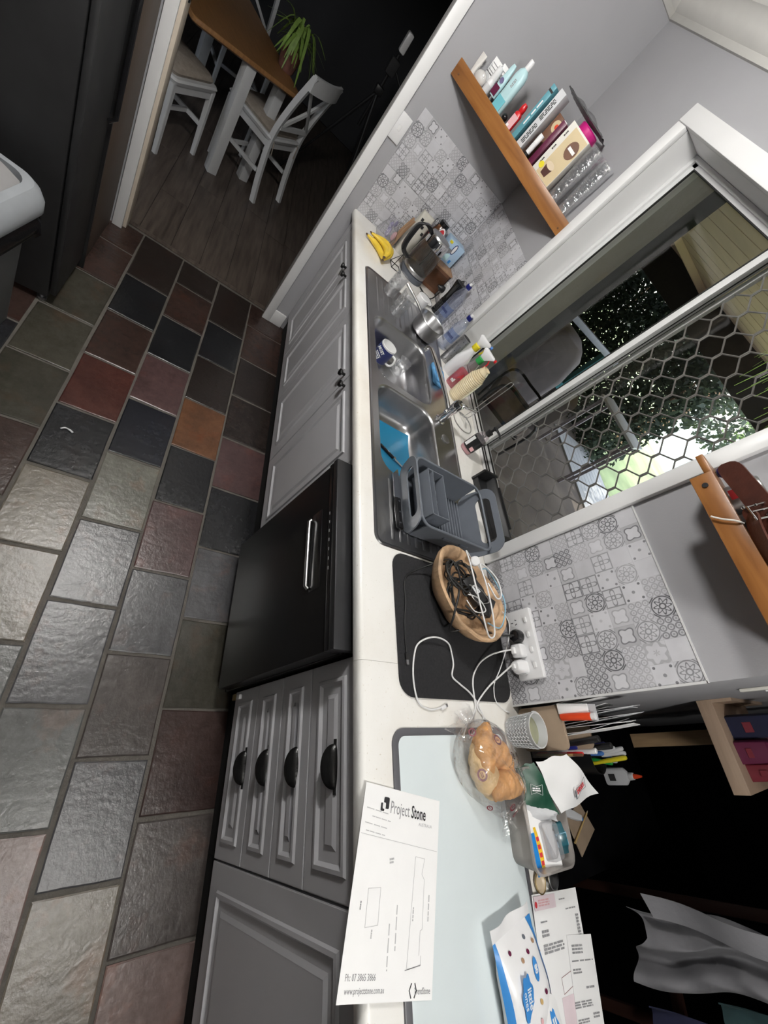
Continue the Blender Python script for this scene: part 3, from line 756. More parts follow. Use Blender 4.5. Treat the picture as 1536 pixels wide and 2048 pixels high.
# ---- double-bowl sink
sink = thing('kitchen_sink','stainless steel double-bowl sink with ribbed drainers set in the worktop','sink',((SX0+SX1)/2,(SY0+SY1)/2,.9))
scx, scy = (SX0+SX1)/2, (SY0+SY1)/2
W, D = SX1-SX0, SY1-SY0
def bowl_loop(x0,x1,y0,y1,r,ins,z): return [(x-scx,y-scy,z) for x,y in rr(x1-x0-2*ins,y1-y0-2*ins,max(r-ins*.3,.01),6,(x0+x1)/2,(y0+y1)/2)]
B1 = (-.885,-.470,.098,.424); B2 = (-.438,.004,.098,.412)
g = G()
g.loft([z3(rr(W,D,.035,5),.0004), z3(rr(W-.006,D-.006,.033,5),.0045), z3(rr(W-.014,D-.014,.030,5),.0045), z3(rr(W-.026,D-.026,.026,5),.0012)], False, False)
outer = rr(W-.026,D-.026,.026,5)
hb = [[(p[0],p[1]) for p in bowl_loop(*B,.07,0,0)] for B in (B1,B2)]
v, f = fill2d(outer, hb, .0012); g.add(v, f)
deck = g.build('sink_deck','steel',sink,angle=50)
for B in (B1,B2):
    g = G()
    g.loft([bowl_loop(*B,.07,0,.0012), bowl_loop(*B,.07,.004,-.002), bowl_loop(*B,.07,.008,-.010), bowl_loop(*B,.07,.016,-.085), bowl_loop(*B,.07,.022,-.112), bowl_loop(*B,.07,.034,-.128), bowl_loop(*B,.07,.055,-.135), bowl_loop(*B,.07,.15,-.137)], False, True)
    o = g.build('sink_bowl','steel',sink,angle=60)
    g = G(); g.lathe([(.036,0),(.034,.003),(.022,.0025),(.020,-.001)],20,((B[0]+B[1])/2-scx,(B[2]+B[3])/2-scy,-.1365)); g.build('drain_ring','chrome',o)
for k in range(9):   # drainer ribs
    y = .125 + k*.034
    G().loft([[( -1.20-scx,y-scy,.0012),(-1.20-scx,y+.014-scy,.0012),(-1.20-scx,y+.007-scy,.0014)],[(-1.18-scx,y-scy,.0012),(-1.18-scx,y+.014-scy,.0012),(-1.18-scx,y+.007-scy,.0052)],[(-.93-scx,y-scy,.0012),(-.93-scx,y+.014-scy,.0012),(-.93-scx,y+.007-scy,.0042)],[(-.915-scx,y-scy,.0012),(-.915-scx,y+.014-scy,.0012),(-.915-scx,y+.007-scy,.0014)]]).build('drainer_rib','steel',sink)
for k in range(9):
    y = .125 + k*.034
    G().loft([[(.035-scx,y-scy,.0012),(.035-scx,y+.014-scy,.0012),(.035-scx,y+.007-scy,.0014)],[(.05-scx,y-scy,.0012),(.05-scx,y+.014-scy,.0012),(.05-scx,y+.007-scy,.0042)],[(.25-scx,y-scy,.0012),(.25-scx,y+.014-scy,.0012),(.25-scx,y+.007-scy,.0052)],[(.265-scx,y-scy,.0012),(.265-scx,y+.014-scy,.0012),(.265-scx,y+.007-scy,.0014)]]).build('drainer_rib','steel',sink)
g = G(); g.lathe([(.022,0),(.024,.003),(.020,.005),(.006,.0055)],24,(-.325-scx,.476-scy,.0012)); g.build('overflow_cap','steel_dull',sink)
# ---- mixer tap behind the bowls
tap = thing('mixer_tap','chrome mixer tap with a long spout swung over the far bowl','tap',(-.425,.455,.9014))
G().lathe([(.026,0),(.026,.006),(.019,.010),(.018,.075),(.022,.080),(.023,.118),(.019,.126),(.004,.128)],24).build('tap_body','chrome',tap)
G().tube(spline([(0,0,.055),(-.06,-.012,.066),(-.18,-.040,.075),(-.30,-.072,.080),(-.345,-.085,.076),(-.358,-.092,.050)],8),[.011]*8+[.0105]*33,n=12).build('spout','chrome',tap,angle=60)
g = G(); g.tube(spline([(0,0,.118),(.010,.030,.128),(.020,.075,.142)],6),[.010]*6+[.0075]*7,n=10); g.ball((.012,-.028,.062),.010); g.tube([(0,0,.062),(.012,-.028,.062)],.006)
g.build('lever','chrome',tap,angle=60)

# ---- dishwasher, standing a little proud
dwm = thing('dishwasher','black freestanding dishwasher between the sink cabinet and the drawers','dishwasher',(.30,.25,0))
def dbox(name,mat,a,bev=.003,par=None): 
    x0,x1,y0,y1,z0,z1 = a; return G().box(x0-.3,x1-.3,y0-.25,y1-.25,z0,z1).build(name,mat,par or dwm,bevel=bev)
dbox('cabinet_body','dishwasher_black',(.002,.598,.012,.56,.03,.845))
door = dbox('appliance_door','dishwasher_black',(.002,.598,-.040,.010,.085,.800),.006)
dbox('control_fascia','dishwasher_panel',(.002,.598,-.043,.010,.803,.824),.003)
dbox('top_edge','dishwasher_edge',(.000,.600,-.045,.03,.826,.851),.004)
dbox('plinth','toe_black',(.004,.596,.02,.03,.005,.085),.001)
g = G(); g.box(.150-.3,.412-.3,-.0412-.25,-.039-.25,.708,.765); g.build('handle_recess','dishwasher_panel',door,bevel=.0005)
g = G(); g.tube([(.165-.3,-.043-.25,.704),(.172-.3,-.050-.25,.702),(.392-.3,-.050-.25,.702),(.399-.3,-.043-.25,.704)],.0065,n=10); g.build('handle_lip','silver_handle',door,angle=60)
for k in range(7): G().cbox((.19+.03*k-.3,-.0432-.25,.812),(.010,.001,.003)).build('button_mark','print_grey',dwm)
for x in (.03,.57): G().lathe([(.02,0),(.02,.01),(.012,.012),(.012,.04)],12,(x-.3,-.20,0)).build('foot','black',dwm)
# ================================================================ DINING ROOM AND TALL FURNITURE ON THE LEFT
def dining_chair(name, label, loc, rz):
    """white cross-back chair; origin on floor below seat centre, faces +y"""
    t = thing(name, label, 'chair', loc, rz, 'white cross-back dining chairs')
    w, d, h = .42, .40, .455
    G().loft([z3(rr(w,d,.03,3),h-.032), z3(rr(w+.015,d+.015,.03,3),h-.012), z3(rr(w,d,.03,3),h)]).build('seat','chair_white',t,angle=40)
    c = G().loft([z3(rr(w-.04,d-.05,.04,4),h), z3(rr(w-.02,d-.03,.05,4),h+.018), z3(rr(w-.05,d-.06,.05,4),h+.036)]).build('seat_cushion','cushion_linen',t,angle=60)
    for s in (-1,1): G().tube([(s*.15,-d/2+.03,h+.01),(s*.17,-d/2-.01,h-.03),(s*.16,-d/2-.02,h-.11)],.004,n=6).build('cushion_tie','cushion_linen',c)
    for s in (-1,1):
        G().loft([z3(rr(.036,.036,.004,1,s*(w/2-.02),d/2-.02),h-.03), z3(rr(.028,.028,.004,1,s*(w/2-.015),d/2-.015),0)]).build('front_leg','chair_white',t)
        pts = [(s*(w/2-.018),-d/2-.055,0),(s*(w/2-.018),-d/2-.012,.22),(s*(w/2-.018),-d/2+.012,h),(s*(w/2-.022),-d/2-.02,h+.22),(s*(w/2-.028),-d/2-.085,h+.47)]
        sp = spline(pts,5); G().loft([[(p[0]+a*.015,p[1]+b*.019,p[2]) for a,b in ((-1,-1),(1,-1),(1,1),(-1,1))] for p in sp]).build('back_leg','chair_white',t,angle=50)
        G().cbox((s*(w/2-.02),0,.20),(.018,d-.03,.026)).build('side_stretcher','chair_white',t)
        G().cbox((s*(w/2-.02),0,h-.055),(.020,d-.04,.05)).build('side_apron','chair_white',t)
    for yy in (d/2-.02,-d/2+.02): G().cbox((0,yy,h-.055),(w-.05,.020,.05)).build('apron','chair_white',t)
    G().cbox((0,.06,.20),(w-.04,.018,.024)).build('cross_stretcher','chair_white',t)
    g = G(); n = 10
    def yb(z): return -d/2-.02-.065*max(0,(z-h-.22)/.25)
    g.loft([[(x,-d/2-.085-.030*(1-(x/.2)**2)+dy,h+.47+dz) for dy,dz in ((-.011,-.085),(.011,-.085),(.011,.012),(-.011,.012))] for x in [-.20+.40*k/n for k in range(n+1)]])
    g.build('top_rail','chair_white',t,angle=40)
    for s in (-1,1):
        pts = [(-s*.165,-d/2-.012,h+.10),(0,-d/2-.050,h+.24),(s*.165,-d/2-.078,h+.40)]
        sp = spline(pts,5); G().loft([[(p[0],p[1]-.008+s*.003,p[2]-.014),(p[0],p[1]+.008+s*.003,p[2]-.014),(p[0],p[1]+.008+s*.003,p[2]+.014),(p[0],p[1]-.008+s*.003,p[2]+.014)] for p in sp]).build('cross_slat','chair_white',t,angle=50)
    G().cbox((0,-d/2-.008,h+.085),(w-.05,.018,.03)).build('lower_rail','chair_white',t)
    return t
dining_chair('dining_chair','white cross-back dining chair with linen cushion, nearest the doorway post',(-3.33,-.48,0),math.radians(149.3))
dining_chair('dining_chair','white dining chair half hidden behind the left doorway frame',(-2.95,-1.08,0),math.radians(-27))
dining_chair('dining_chair','white dining chair on the far side of the table behind the plant',(-4.45,-.80,0),math.radians(-70))
tb = thing('dining_table','brown timber dining table with white square legs','table',(-3.0,-.69,0),math.radians(30))
# table axes: local y runs along the visible edge, local -x points away from the kitchen
G().loft([z3(rr(1.38,.76,.03,3,-.64,-.01),.715), z3(rr(1.40,.78,.03,3,-.64,-.01),.725), z3(rr(1.40,.78,.03,3,-.64,-.01),.742), z3(rr(1.39,.77,.03,3,-.64,-.01),.748)]).build('table_top','table_wood',tb,angle=40)
for x,y in ((0,0),(-.12,.31),(-1.25,.31),(-1.25,-.33)): G().box(x-.035,x+.035,y-.035,y+.035,0,.715).build('table_leg','chair_white',tb,bevel=.004)
G().box(-1.22,-.10,.31,.33,.64,.715).build('table_apron','chair_white',tb)
pot = thing('potted_plant','green trailing plant in a brown pot on the dining table','plant',(-3.36,-.50,.748))
G().lathe([(.045,0),(.055,.01),(.075,.12),(.080,.125),(.080,.14),(.070,.14),(.066,.11)],20).build('pot','terracotta',pot)
g = G(); random.seed(3)
for k in range(46):
    a = random.uniform(0,2*PI); L_ = random.uniform(.10,.24); up = random.uniform(.05,.17)
    p = [(0,0,.12),(L_*.4*math.cos(a),L_*.4*math.sin(a),.12+up),(L_*math.cos(a),L_*math.sin(a),.12+up*random.uniform(-.8,.9))]
    sp = spline(p,5); n_ = Vector((-math.sin(a),math.cos(a),0)); w_ = random.uniform(.006,.013)
    vs = []; 
    for i,q in enumerate(sp):
        ww_ = w_*math.sin(PI*(i+.6)/(len(sp)+.4)); vs += [tuple(q-n_*ww_), tuple(q+n_*ww_)]
    g.add(vs, [(2*i,2*i+1,2*i+3,2*i+2) for i in range(len(sp)-1)])
g.build('foliage','leaf',pot)
# tripod with a light head in the dark corner
tri = thing('camera_tripod','black tripod with a pale head in the dark dining corner','tripod',(-3.85,.16,0))
for k,a in enumerate((.5,2.5,4.4)): 
    L1 = G().tube([(0,0,1.02),(.20*math.cos(a),.20*math.sin(a),.52)],.014,n=8).build('tripod_leg','black',tri)
    G().tube([(.20*math.cos(a),.20*math.sin(a),.52),(.40*math.cos(a),.40*math.sin(a),.02)],.010,n=8).build('lower_section','charcoal_plastic',L1)
G().tube([(0,0,.75),(0,0,1.28)],.013,n=10).build('centre_column','black',tri)
G().cbox((0,0,1.03),(.07,.07,.06)).build('collar','black',tri,bevel=.01)
G().cbox((0,0,1.20),(.09,.08,.11)).build('tripod_head','black_soft',tri,bevel=.012)
G().cbox((0,0,1.36),(.07,.05,.13)).build('flash_head','white_plastic',tri,bevel=.01)
G().tube([(0,.03,1.2),(.05,.22,1.1)],.009,n=8).build('pan_handle','black',tri)

# dark tall furniture along the left side of the kitchen
tall = thing('pantry_panel','dark brown tall panel beside the dining doorway','panel',(-1.50,-1.0,0))
G().box(-.222,.222,-.05,.0,.002,2.2).build('panel_board','brown_panel',tall,bevel=.002)
G().box(.222,.240,-.05,.012,.002,2.2).build('panel_edge','black',tall,bevel=.002)
fr = thing('refrigerator','black refrigerator standing on the left edge beyond the bin','refrigerator',(-1.105,-1.35,0))
G().box(-.150,.175,-.33,.325,.03,1.78).build('cabinet_body','fridge_black',fr,bevel=.01)
fd = G().box(-.152,.177,.327,.352,.06,1.20).build('lower_door','fridge_black',fr,bevel=.008)
G().box(-.152,.177,.327,.352,1.21,1.77).build('upper_door','fridge_black',fr,bevel=.008)
G().tube([(-.12,.356,.7),(-.12,.376,.72),(-.12,.376,1.12),(-.12,.356,1.14)],.008,n=8).build('door_handle','black_gloss',fd)
for x in (-.12,.15): G().lathe([(.018,0),(.018,.012),(.01,.014),(.01,.05)],12,(x,.30,0)).build('foot','steel_dull',fr)
# rubbish bin with swing lid and bag
bn = thing('rubbish_bin','grey plastic rubbish bin with swing lid and black liner','bin',(-.67,-1.235,0),math.radians(-10))
G().loft([z3(rr(.24,.24,.04,5),0), z3(rr(.25,.25,.04,5),.01), z3(rr(.33,.30,.05,5),.50)]).build('bin_body','bin_body',bn,angle=50)
o = G().loft([z3(rr(.375,.345,.06,6),.50), z3(rr(.395,.365,.065,6),.515), z3(rr(.395,.365,.065,6),.545), z3(rr(.375,.345,.06,6),.575), z3(rr(.345,.315,.055,6),.595), z3(rr(.30,.27,.05,6),.598), z3(rr(.295,.265,.05,6),.575), z3(rr(.285,.255,.05,6),.55)],True,False).build('bin_rim','bin_grey',bn,angle=40)
G().grid(lambda u,v: ((u-.5)*.27,(v-.5)*.24,.572+.035*math.sin(PI*v)),8,8).build('swing_lid','bin_lid',bn,solid=-.004)
g = G(); n = 56; lo = []
for z,k in ((.505,.002),(.47,.012),(.44,.016),(.415,.004)):
    base = rr(.345-.33*(.5-z)*.36,.315-.3*(.5-z)*.36,.05,13); lo.append([(x*(1+2*(k+random.uniform(0,.014))/.33),y*(1+2*(k+random.uniform(0,.014))/.3),z+random.uniform(-.012,.012)) for x,y in base])
g.loft(lo,False,False).build('bin_liner','black_gloss',bn,angle=80)
# ================================================================ THINGS ON THE WORKTOP, FAR END
Z = .9005
def bottle_body(name, mat, prof, parent, sx=1, sy=1, n=24, **k): return G().lathe(prof, n, sx=sx, sy=sy).build(name, mat, parent, angle=50, **k)
def bars(parent, mat, loc, rot, w, h, rows, name='printed_text', seed=1):
    """a block of print too small to read: rows of short strokes, flat on the surface"""
    rnd = random.Random(int(w*1e5+h*1e4+rows)); g = G(); rh = h/rows
    for r in range(rows):
        x = -w/2
        while x < w/2-.002:
            q = min(rnd.uniform(.15,.4)*w, w/2-x); y = h/2-(r+.5)*rh
            g.box(x, x+q*.82, y-rh*.3, y+rh*.3, 0, .0003); x += q
    o = g.build(name, mat, parent, loc=loc, rot=rot, smooth=False); o['kind'] = 'stuff'; return o
# bananas
bb = thing('banana_bunch','bunch of yellow bananas lying by the left wall','bananas',(-1.475,.175,Z),math.radians(35))
for k in range(4):
    a = math.radians(-26+k*17); pts = []
    for i in range(9):
        t = i/8; ph = (t-.5)*1.75
        x = .105*math.sin(ph); y = .105*(1-math.cos(ph))
        pts.append((x, -y*math.cos(a)*1.1+.030*k*math.sin(PI*(.25+.75*t))-.04, .019+(.016 if k in (1,2) else 0)+.010*math.sin(PI*t)*k*.6))
    r_ = [.006,.010,.0145,.016,.0165,.016,.0145,.010,.006]
    b_ = G().tube(pts, r_, n=7).build('banana','banana',bb,angle=60)
    G().tube([pts[-1],(Vector(pts[-1])*1.08+Vector((.004,0,.004)))],[.0062,.005],n=7).build('banana_end','banana_tip',b_)
    G().tube([pts[0],(Vector(pts[0])+Vector((-.012,.002,-.002)))],[.0062,.004],n=7).build('banana_end','banana_tip',b_)
# black wire stand beside the kettle
ws = thing('wire_stand','thin black wire stand between the bananas and the kettle','wire stand',(-1.462,.268,Z))
for p in ([(-.03,-.03,.003),(.04,-.028,.003),(.036,.036,.003),(-.03,.03,.003),(-.03,-.03,.003)],[(-.03,-.03,.003),(-.012,0,.075),(.036,.036,.003)],[(.04,-.028,.003),(-.012,0,.075)]):
    G().tube(p,.0022,n=6).build('wire','black',ws)
# glass kettle
kt = thing('glass_kettle','glass electric kettle with steel lid and black handle','kettle',(-1.525,.392,Z)); kt.scale = (1,1,1.16)
G().lathe([(.080,0),(.082,.006),(.078,.022),(.070,.026)],32).build('power_base','rack_grey_dark',kt)
G().lathe([(.072,.027),(.076,.030),(.076,.042),(.073,.046)],32).build('heater_ring','steel',kt)
G().lathe([(.073,.046),(.078,.060),(.079,.090),(.074,.135),(.066,.168)],36,cap0=True,cap1=False).build('glass_body','kettle_glass',kt,angle=60)
lid = G().lathe([(.067,.165),(.067,.205),(.064,.210)],36,cap0=False,cap1=False).build('steel_collar','chrome',kt)
G().lathe([(.064,.209),(.060,.216),(.030,.220),(.004,.221)],32).build('lid','steel',lid)
G().loft([[(x,.060,z) for x,z in ((-.02,.205),(.02,.205),(.016,.180),(-.016,.180))],[(x,.090,z) for x,z in ((-.008,.208),(.008,.208),(.006,.196),(-.006,.196))]]).build('spout','steel',kt)
h_ = spline([(0,-.060,.200),(0,-.100,.212),(0,-.135,.196),(0,-.142,.15),(0,-.130,.075),(0,-.078,.055)],6)
G().loft([[(p[0]+a*.013,p[1]+(b if i<16 else b)*.011,p[2]+b*.006) for a,b in ((-1,-1),(1,-1),(1,1),(-1,1))] for i,p in enumerate(h_)]).build('kettle_handle','black_gloss',kt,bevel=.003,angle=50)
G().tube(spline([(.05,.07,.004),(.10,.12,.004),(.08,.16,.012),(.04,.19,.05)],6),.0035,n=6).build('power_cord','cable_black',kt)
# wooden box in the corner, tissue box on it
wb = thing('wooden_box','brown timber box in the corner behind the kettle','box',(-1.640,.543,Z))
G().box(-.085,.085,-.058,.058,0,.130).build('box_body','food_brown',wb,bevel=.002); G().box(-.088,.088,-.065,.065,.130,.142).build('box_rim','wood_box',wb,bevel=.002)
G().box(.085,.0865,-.050,.050,.02,.115).build('dark_front','brown_liquid',wb)
tbx = thing('tissue_box','light blue glove box with a dark oval logo, atop the wooden box','box',(-1.665,.543,Z+.1425))
G().box(-.035,.035,-.060,.052,0,.118).build('carton','tissue_blue',tbx,bevel=.002)
def disc(parent,name,mat,a,b,loc,rot=(0,0,0),th=.0006,n=20,ring=None):
    g = G(); 
    if ring: g.loft([[(a*math.cos(2*PI*i/n),b*math.sin(2*PI*i/n),th) for i in range(n)],[((a-ring)*math.cos(2*PI*i/n),(b-ring)*math.sin(2*PI*i/n),th) for i in range(n)]],False,False)
    else: g.lathe([(1,0),(1,1)],n); g.xf(Matrix.Diagonal((a,b,th,1)))
    return g.build(name,mat,parent,loc=loc,rot=rot)
disc(tbx,'logo_oval','print_navy',.030,.013,(.0352,-.004,.085),(0,PI/2,0))
disc(tbx,'logo_oval','print_white',.025,.008,(.0360,-.004,.085),(0,PI/2,0))
G().box(.035,.0362,-.050,.000,.012,.050).build('picture_panel','aqua_bottle',tbx); G().box(.035,.0362,.012,.026,.012,.032).build('printed_mark','print_blue',tbx)
G().box(.035,.0364,-.058,-.038,.098,.112).build('yellow_tag','yellow_plastic',tbx)
# row along the left wall: checked pouch, jars, syrup jar
cp = thing('checked_pouch','cream pouch with black check print behind the kettle handle','pouch',(-1.690,.325,Z))
G().loft([z3(rr(.066,.078,.02,4),0), z3(rr(.072,.084,.022,4),.10), z3(rr(.066,.080,.02,4),.19), z3(rr(.034,.078,.012,4),.238), z3(rr(.026,.080,.010,4),.246)]).build('pouch_body','check_bag',cp,angle=60)
for i in range(3):
    for j in range(3):
        if (i+j)%2==0: G().box(.026-.010*(j>1),.0354-.007*(j>1),-.030+.022*i,-.016+.022*i,.150+.026*j,.166+.026*j).build('printed_check','print_black',cp)
tg = thing('wooden_tongs','pale wooden tongs standing left of the checked pouch','tongs',(-1.66,.245,Z))
for s in (-1,1): G().loft([z3(rr(.012,.018,.003,2,s*.006,0),0), z3(rr(.010,.022,.003,2,s*.012,.005),.10), z3(rr(.008,.012,.003,2,s*.018,.02),.185)]).build('tong_arm','wood_box',tg)
sj = thing('syrup_jar','brown sauce jar with red oval label beside the checked pouch','jar',(-1.690,.425,Z))
G().lathe([(.036,0),(.040,.006),(.040,.215),(.034,.24),(.026,.255)],24).build('jar_glass','brown_liquid',sj,angle=50)
disc(sj,'label','print_white',.036,.022,(.0405,0,.225),(0,PI/2,0)); disc(sj,'label_centre','print_red',.028,.016,(.0415,0,.225),(0,PI/2,0))
G().lathe([(.038,.175),(.0412,.178),(.0412,.20),(.038,.203)],24,cap0=False,cap1=False).build('red_band','red_plastic',sj)
G().lathe([(.028,.255),(.029,.257),(.029,.275),(.026,.278)],24).build('lid','black_gloss',sj)
for (x,y,h,l) in ((-1.704,.376,.275,'clear glass jar with wire clip standing behind the checked pouch'),):
    cj = thing('clip_jar',l,'jar',(x,y,Z))
    G().lathe([(.020,0),(.022,.005),(.022,h-.05),(.018,h-.03)],20,cap1=False).build('jar_glass','clear_glass',cj,angle=50)
    G().lathe([(.020,h-.03),(.022,h-.026),(.022,h-.012),(.016,h)],20).build('glass_lid','clear_glass',cj)
    G().tube([(.022,-.014,h-.045),(.024,-.010,h-.01),(.024,.010,h-.01),(.022,.014,h-.045)],.002,n=6).build('wire_clip','black',cj)
fb = thing('flower_bag','crumpled clear bag with purple and pink blossom behind the bananas','bag',(-1.655,.19,Z))
g = G(); random.seed(11)
g.loft([[( (.05+.012*random.random())*math.cos(2*PI*i/18)*k, (.05+.012*random.random())*math.sin(2*PI*i/18)*k, z) for i in range(18)] for z,k in ((0,.8),(.02,1.05),(.05,1.0),(.08,.75),(.11,.45),(.135,.5))],True,False).build('bag_film','bag_clear',fb,angle=80)
for (x,y,z,m,s) in ((.01,-.01,.085,'lavender',.011),(.015,.005,.11,'lavender',.008),(.02,-.005,.055,'lavender',.013),(.025,.03,.06,'print_pink',.012)): G().ball((x,y,z),s,10,7,(1,1,2.2)).build('blossom',m,fb)
# double socket with kettle plug
so = thing('power_outlet','white double power outlet on the splashback behind the saucepan, black plug in it','power outlet',(-1.487,.6095,.972))
G().box(-.052,.052,-.010,0,-.040,.040).build('plate','switch_white',so,bevel=.003)
for x in (-.03,.03): G().cbox((x,-.0115,.028),(.014,.005,.008)).build('rocker','white_gloss',so,bevel=.001)
G().lathe([(.020,0),(.019,.020),(.012,.032),(.005,.045)],16).build('plug','black',so,loc=(-.022,-.010,-.004),rot=(PI/2,0,0))
# white dish, black torch, water bottles, grater
sd = thing('small_dish','small white oval dish with a dark rim lying beside the saucepan','dish',(-1.375,.49,Z))
G().lathe([(.030,0),(.040,.004),(.048,.012),(.046,.012),(.036,.005),(.004,.004)],28,sx=1.15).build('dish_body','white_gloss',sd); G().tube([(.0475*1.15*math.cos(2*PI*i/28),.0475*math.sin(2*PI*i/28),.012) for i in range(28)],.0018,n=6,closed=True).build('dish_rim','black',sd)
wk = thing('white_canister','low white plastic canister between the kettle and the saucepan','canister',(-1.27,.425,Z))
G().lathe([(.034,0),(.036,.004),(.036,.050),(.033,.054),(.004,.055)],24).build('canister_body','white_plastic',wk)
bt = thing('pepper_mill','tall black pepper mill with ribbed grip leaning shape before the splashback','pepper mill',(-1.350,.570,Z))
G().lathe([(.027,0),(.028,.004),(.026,.02)]+[(.0255+.0012*(k%2),.024+.004*k) for k in range(14)]+[(.024,.085),(.023,.12),(.027,.16),(.034,.195),(.033,.205),(.026,.206)],24,cap1=False).build('mill_body','black_gloss',bt,angle=30)
G().lathe([(.026,.198),(.026,.2055)],20).build('mill_top','charcoal_plastic',bt); G().tube([(-.02,0,.206),(0,0,.222),(.02,0,.206)],.003,n=6).build('loop','black',bt)
def water(name,label,x,y,h,txt):
    t = thing(name,label,'bottle',(x,y,Z),math.radians(50),'clear water bottles with navy caps')
    r = .033
    prof = [(.022,.004),(r-.003,0),(r,.008)]+[(r-(.0018 if k%2 else 0),.014+.010*k) for k in range(int((h-.10)/.010))]+[(r,h-.085),(r-.004,h-.065),(.020,h-.040),(.0125,h-.026),(.0125,h-.020)]
    b_ = G().lathe(prof,24,cap1=False).build('bottle_body','pet_plastic',t,angle=60)
    g = G(); n=14
    g.grid(lambda u,v: ((r+.0006)*math.cos(-2.4+u*2.4),(r+.0006)*math.sin(-2.4+u*2.4),.055+v*.060),n,1); g.build('bottle_label','label_film',b_)
    text('bottle_lettering',txt,.026,'print_navy',b_,(0,-r-.0016,.085),(PI/2,0,0),scx=.62,bold=.0006)
    G().lathe([(.0145,h-.021),(.0152,h-.019),(.0152,h-.004),(.014,h)],18).build('bottle_cap','navy_plastic',t); G().lathe([(.008,h),(.007,h+.010),(.004,h+.012)],12).build('drink_spout','white_plastic',t)
    return t
clear('label_film',(.55,.62,.80),.1,refl=.6,haze=.25,hazecol=(.35,.45,.75))
water('water_bottle','larger clear water bottle with navy cap beside the black mill',-1.262,.565,.252,'mount')
water('water_bottle','smaller clear water bottle with navy cap beside the steel grater',-1.040,.568,.212,'mount')
gr = thing('steel_grater','slim grey perforated steel tube behind the white spray bottle','utensil holder',(-.925,.572,Z),math.radians(45))
G().lathe([(.020,0),(.021,.003),(.021,.160),(.019,.1605),(.019,.01)],20,sx=1.3,cap1=False).build('tube_body','steel_dull',gr,angle=50)
for i in range(4):
    for j in range(5): 
        a = -2.6+i*.62+(j%2)*.3; G().ball((.0272*math.cos(a),.0212*math.sin(a),.022+.030*j),.0022,6,4).build('perforation','black',gr)
# saucepan
sp_ = thing('saucepan','small stainless saucepan with long handle on the far drainer','saucepan',(-1.005,.415,.9065))
G().lathe([(.060,0),(.070,.004),(.074,.014),(.076,.072),(.080,.077),(.0785,.079),(.074,.074),(.071,.016),(.064,.008),(.004,.007)],40).build('pan_body','steel',sp_,angle=50)
a = math.radians(232)
G().tube([(.074*math.cos(a),.074*math.sin(a),.060),(.115*math.cos(a),.115*math.sin(a),.072),(.215*math.cos(a),.215*math.sin(a),.088)],[.007,.0065,.0075],n=10).build('pan_handle','chrome',sp_)
for s in (-1,1): G().ball((.077*math.cos(a+s*.1),.077*math.sin(a+s*.1),.060),.004,8,5).build('rivet','chrome',sp_)
# square tumblers on the drainer
for (x,y,h,rz,l,zz) in ((-1.118,.195,.112,.5,'clear square glass tumbler nearest the bananas on the far drainer',.9065),(-.985,.225,.118,.3,'clear square glass tumbler on the far drainer against the bowl edge',.9065)):
    t = thing('glass_tumbler',l,'glass',(x,y,zz),rz,'square glass tumblers on the drainer')
    w = .056
    G().loft([z3(rr(w-.006,w-.006,.012,4),.0), z3(rr(w,w,.014,4),.006), z3(rr(w+.006,w+.006,.018,4),h), z3(rr(w+.001,w+.001,.016,4),h), z3(rr(w-.006,w-.006,.012,4),.016)]).build('tumbler_glass','cut_glass',t,angle=50)
    for q in range(4):
        a = q*PI/2; G().lathe([(.016,0),(.015,.002),(.006,.003)],16).build('pressed_ornament','cut_glass',t,loc=((w/2+.002)*math.cos(a),(w/2+.002)*math.sin(a),h*.45),rot=(0,PI/2,a))
# spray bottles
def spray(name,label,x,y,rz,body,neckm,capm,trig,h=.17,w=.040,d=.028):
    t = thing(name,label,'spray bottle',(x,y,Z),rz)
    b_ = G().loft([z3(rr(2*w-.008,2*d-.008,.02,5),0), z3(rr(2*w,2*d,.024,5),.008), z3(rr(2*w,2*d,.024,5),h*.55), z3(rr(2*w*.72,2*d*.85,.02,5),h*.78), z3(rr(.034,.034,.016,5),h), z3(rr(.030,.030,.0145,5),h+.010)]).build('bottle_body',body,t,angle=60)
    G().lathe([(.0175,h+.008),(.0185,h+.010),(.0185,h+.034),(.014,h+.037)],18).build('neck_collar',neckm,t)
    g = G(); g.loft([[( -.014,s,h+.036) for s in (-.010,.010)]+[(.014,s,h+.036) for s in (.010,-.010)],[(-.020,s,h+.058) for s in (-.011,.011)]+[(.030,s,h+.056) for s in (.011,-.011)],[(-.030,s,h+.074) for s in (-.010,.010)]+[(.046,s,h+.072) for s in (.009,-.009)],[(-.022,s,h+.084) for s in (-.006,.006)]+[(.040,s,h+.080) for s in (.006,-.006)]]); g.build('spray_head',trig[0],t,bevel=.003)
    G().lathe([(.008,0),(.008,.010),(.0045,.012)],12).build('nozzle',capm,t,loc=(.045,0,h+.073),rot=(0,PI/2,0))
    G().loft([[(p[0]+u,p[1]+v,p[2]) for u,v in ((-.003,-.007),(.003,-.007),(.003,.007),(-.003,.007))] for p in spline([(.026,0,h+.058),(.038,0,h+.038),(.034,0,h+.012)],4)]).build('trigger',trig[1],t)
    return t, b_
t, b_ = spray('spray_bottle','white spray bottle with yellow nozzle behind the sink',-.845,.590,math.radians(60),'white_plastic','yellow_plastic','blue_plastic',('white_plastic','yellow_plastic'),.165,.038,.028)
t, b_ = spray('spray_bottle','red spray bottle with green collar and white trigger head',-.752,.594,math.radians(50),'soap_bottle','green_plastic','red_plastic',('white_plastic','red_plastic'),.165,.036,.027)
text('bottle_lettering','A',.045,'print_red',b_,(.006,-.0280,.075),(PI/2,0,0),scx=.7,bold=.002); text('bottle_lettering','oil',.028,'print_white',b_,(-.012,-.0280,.035),(PI/2,0,0),scx=.7,bold=.001)
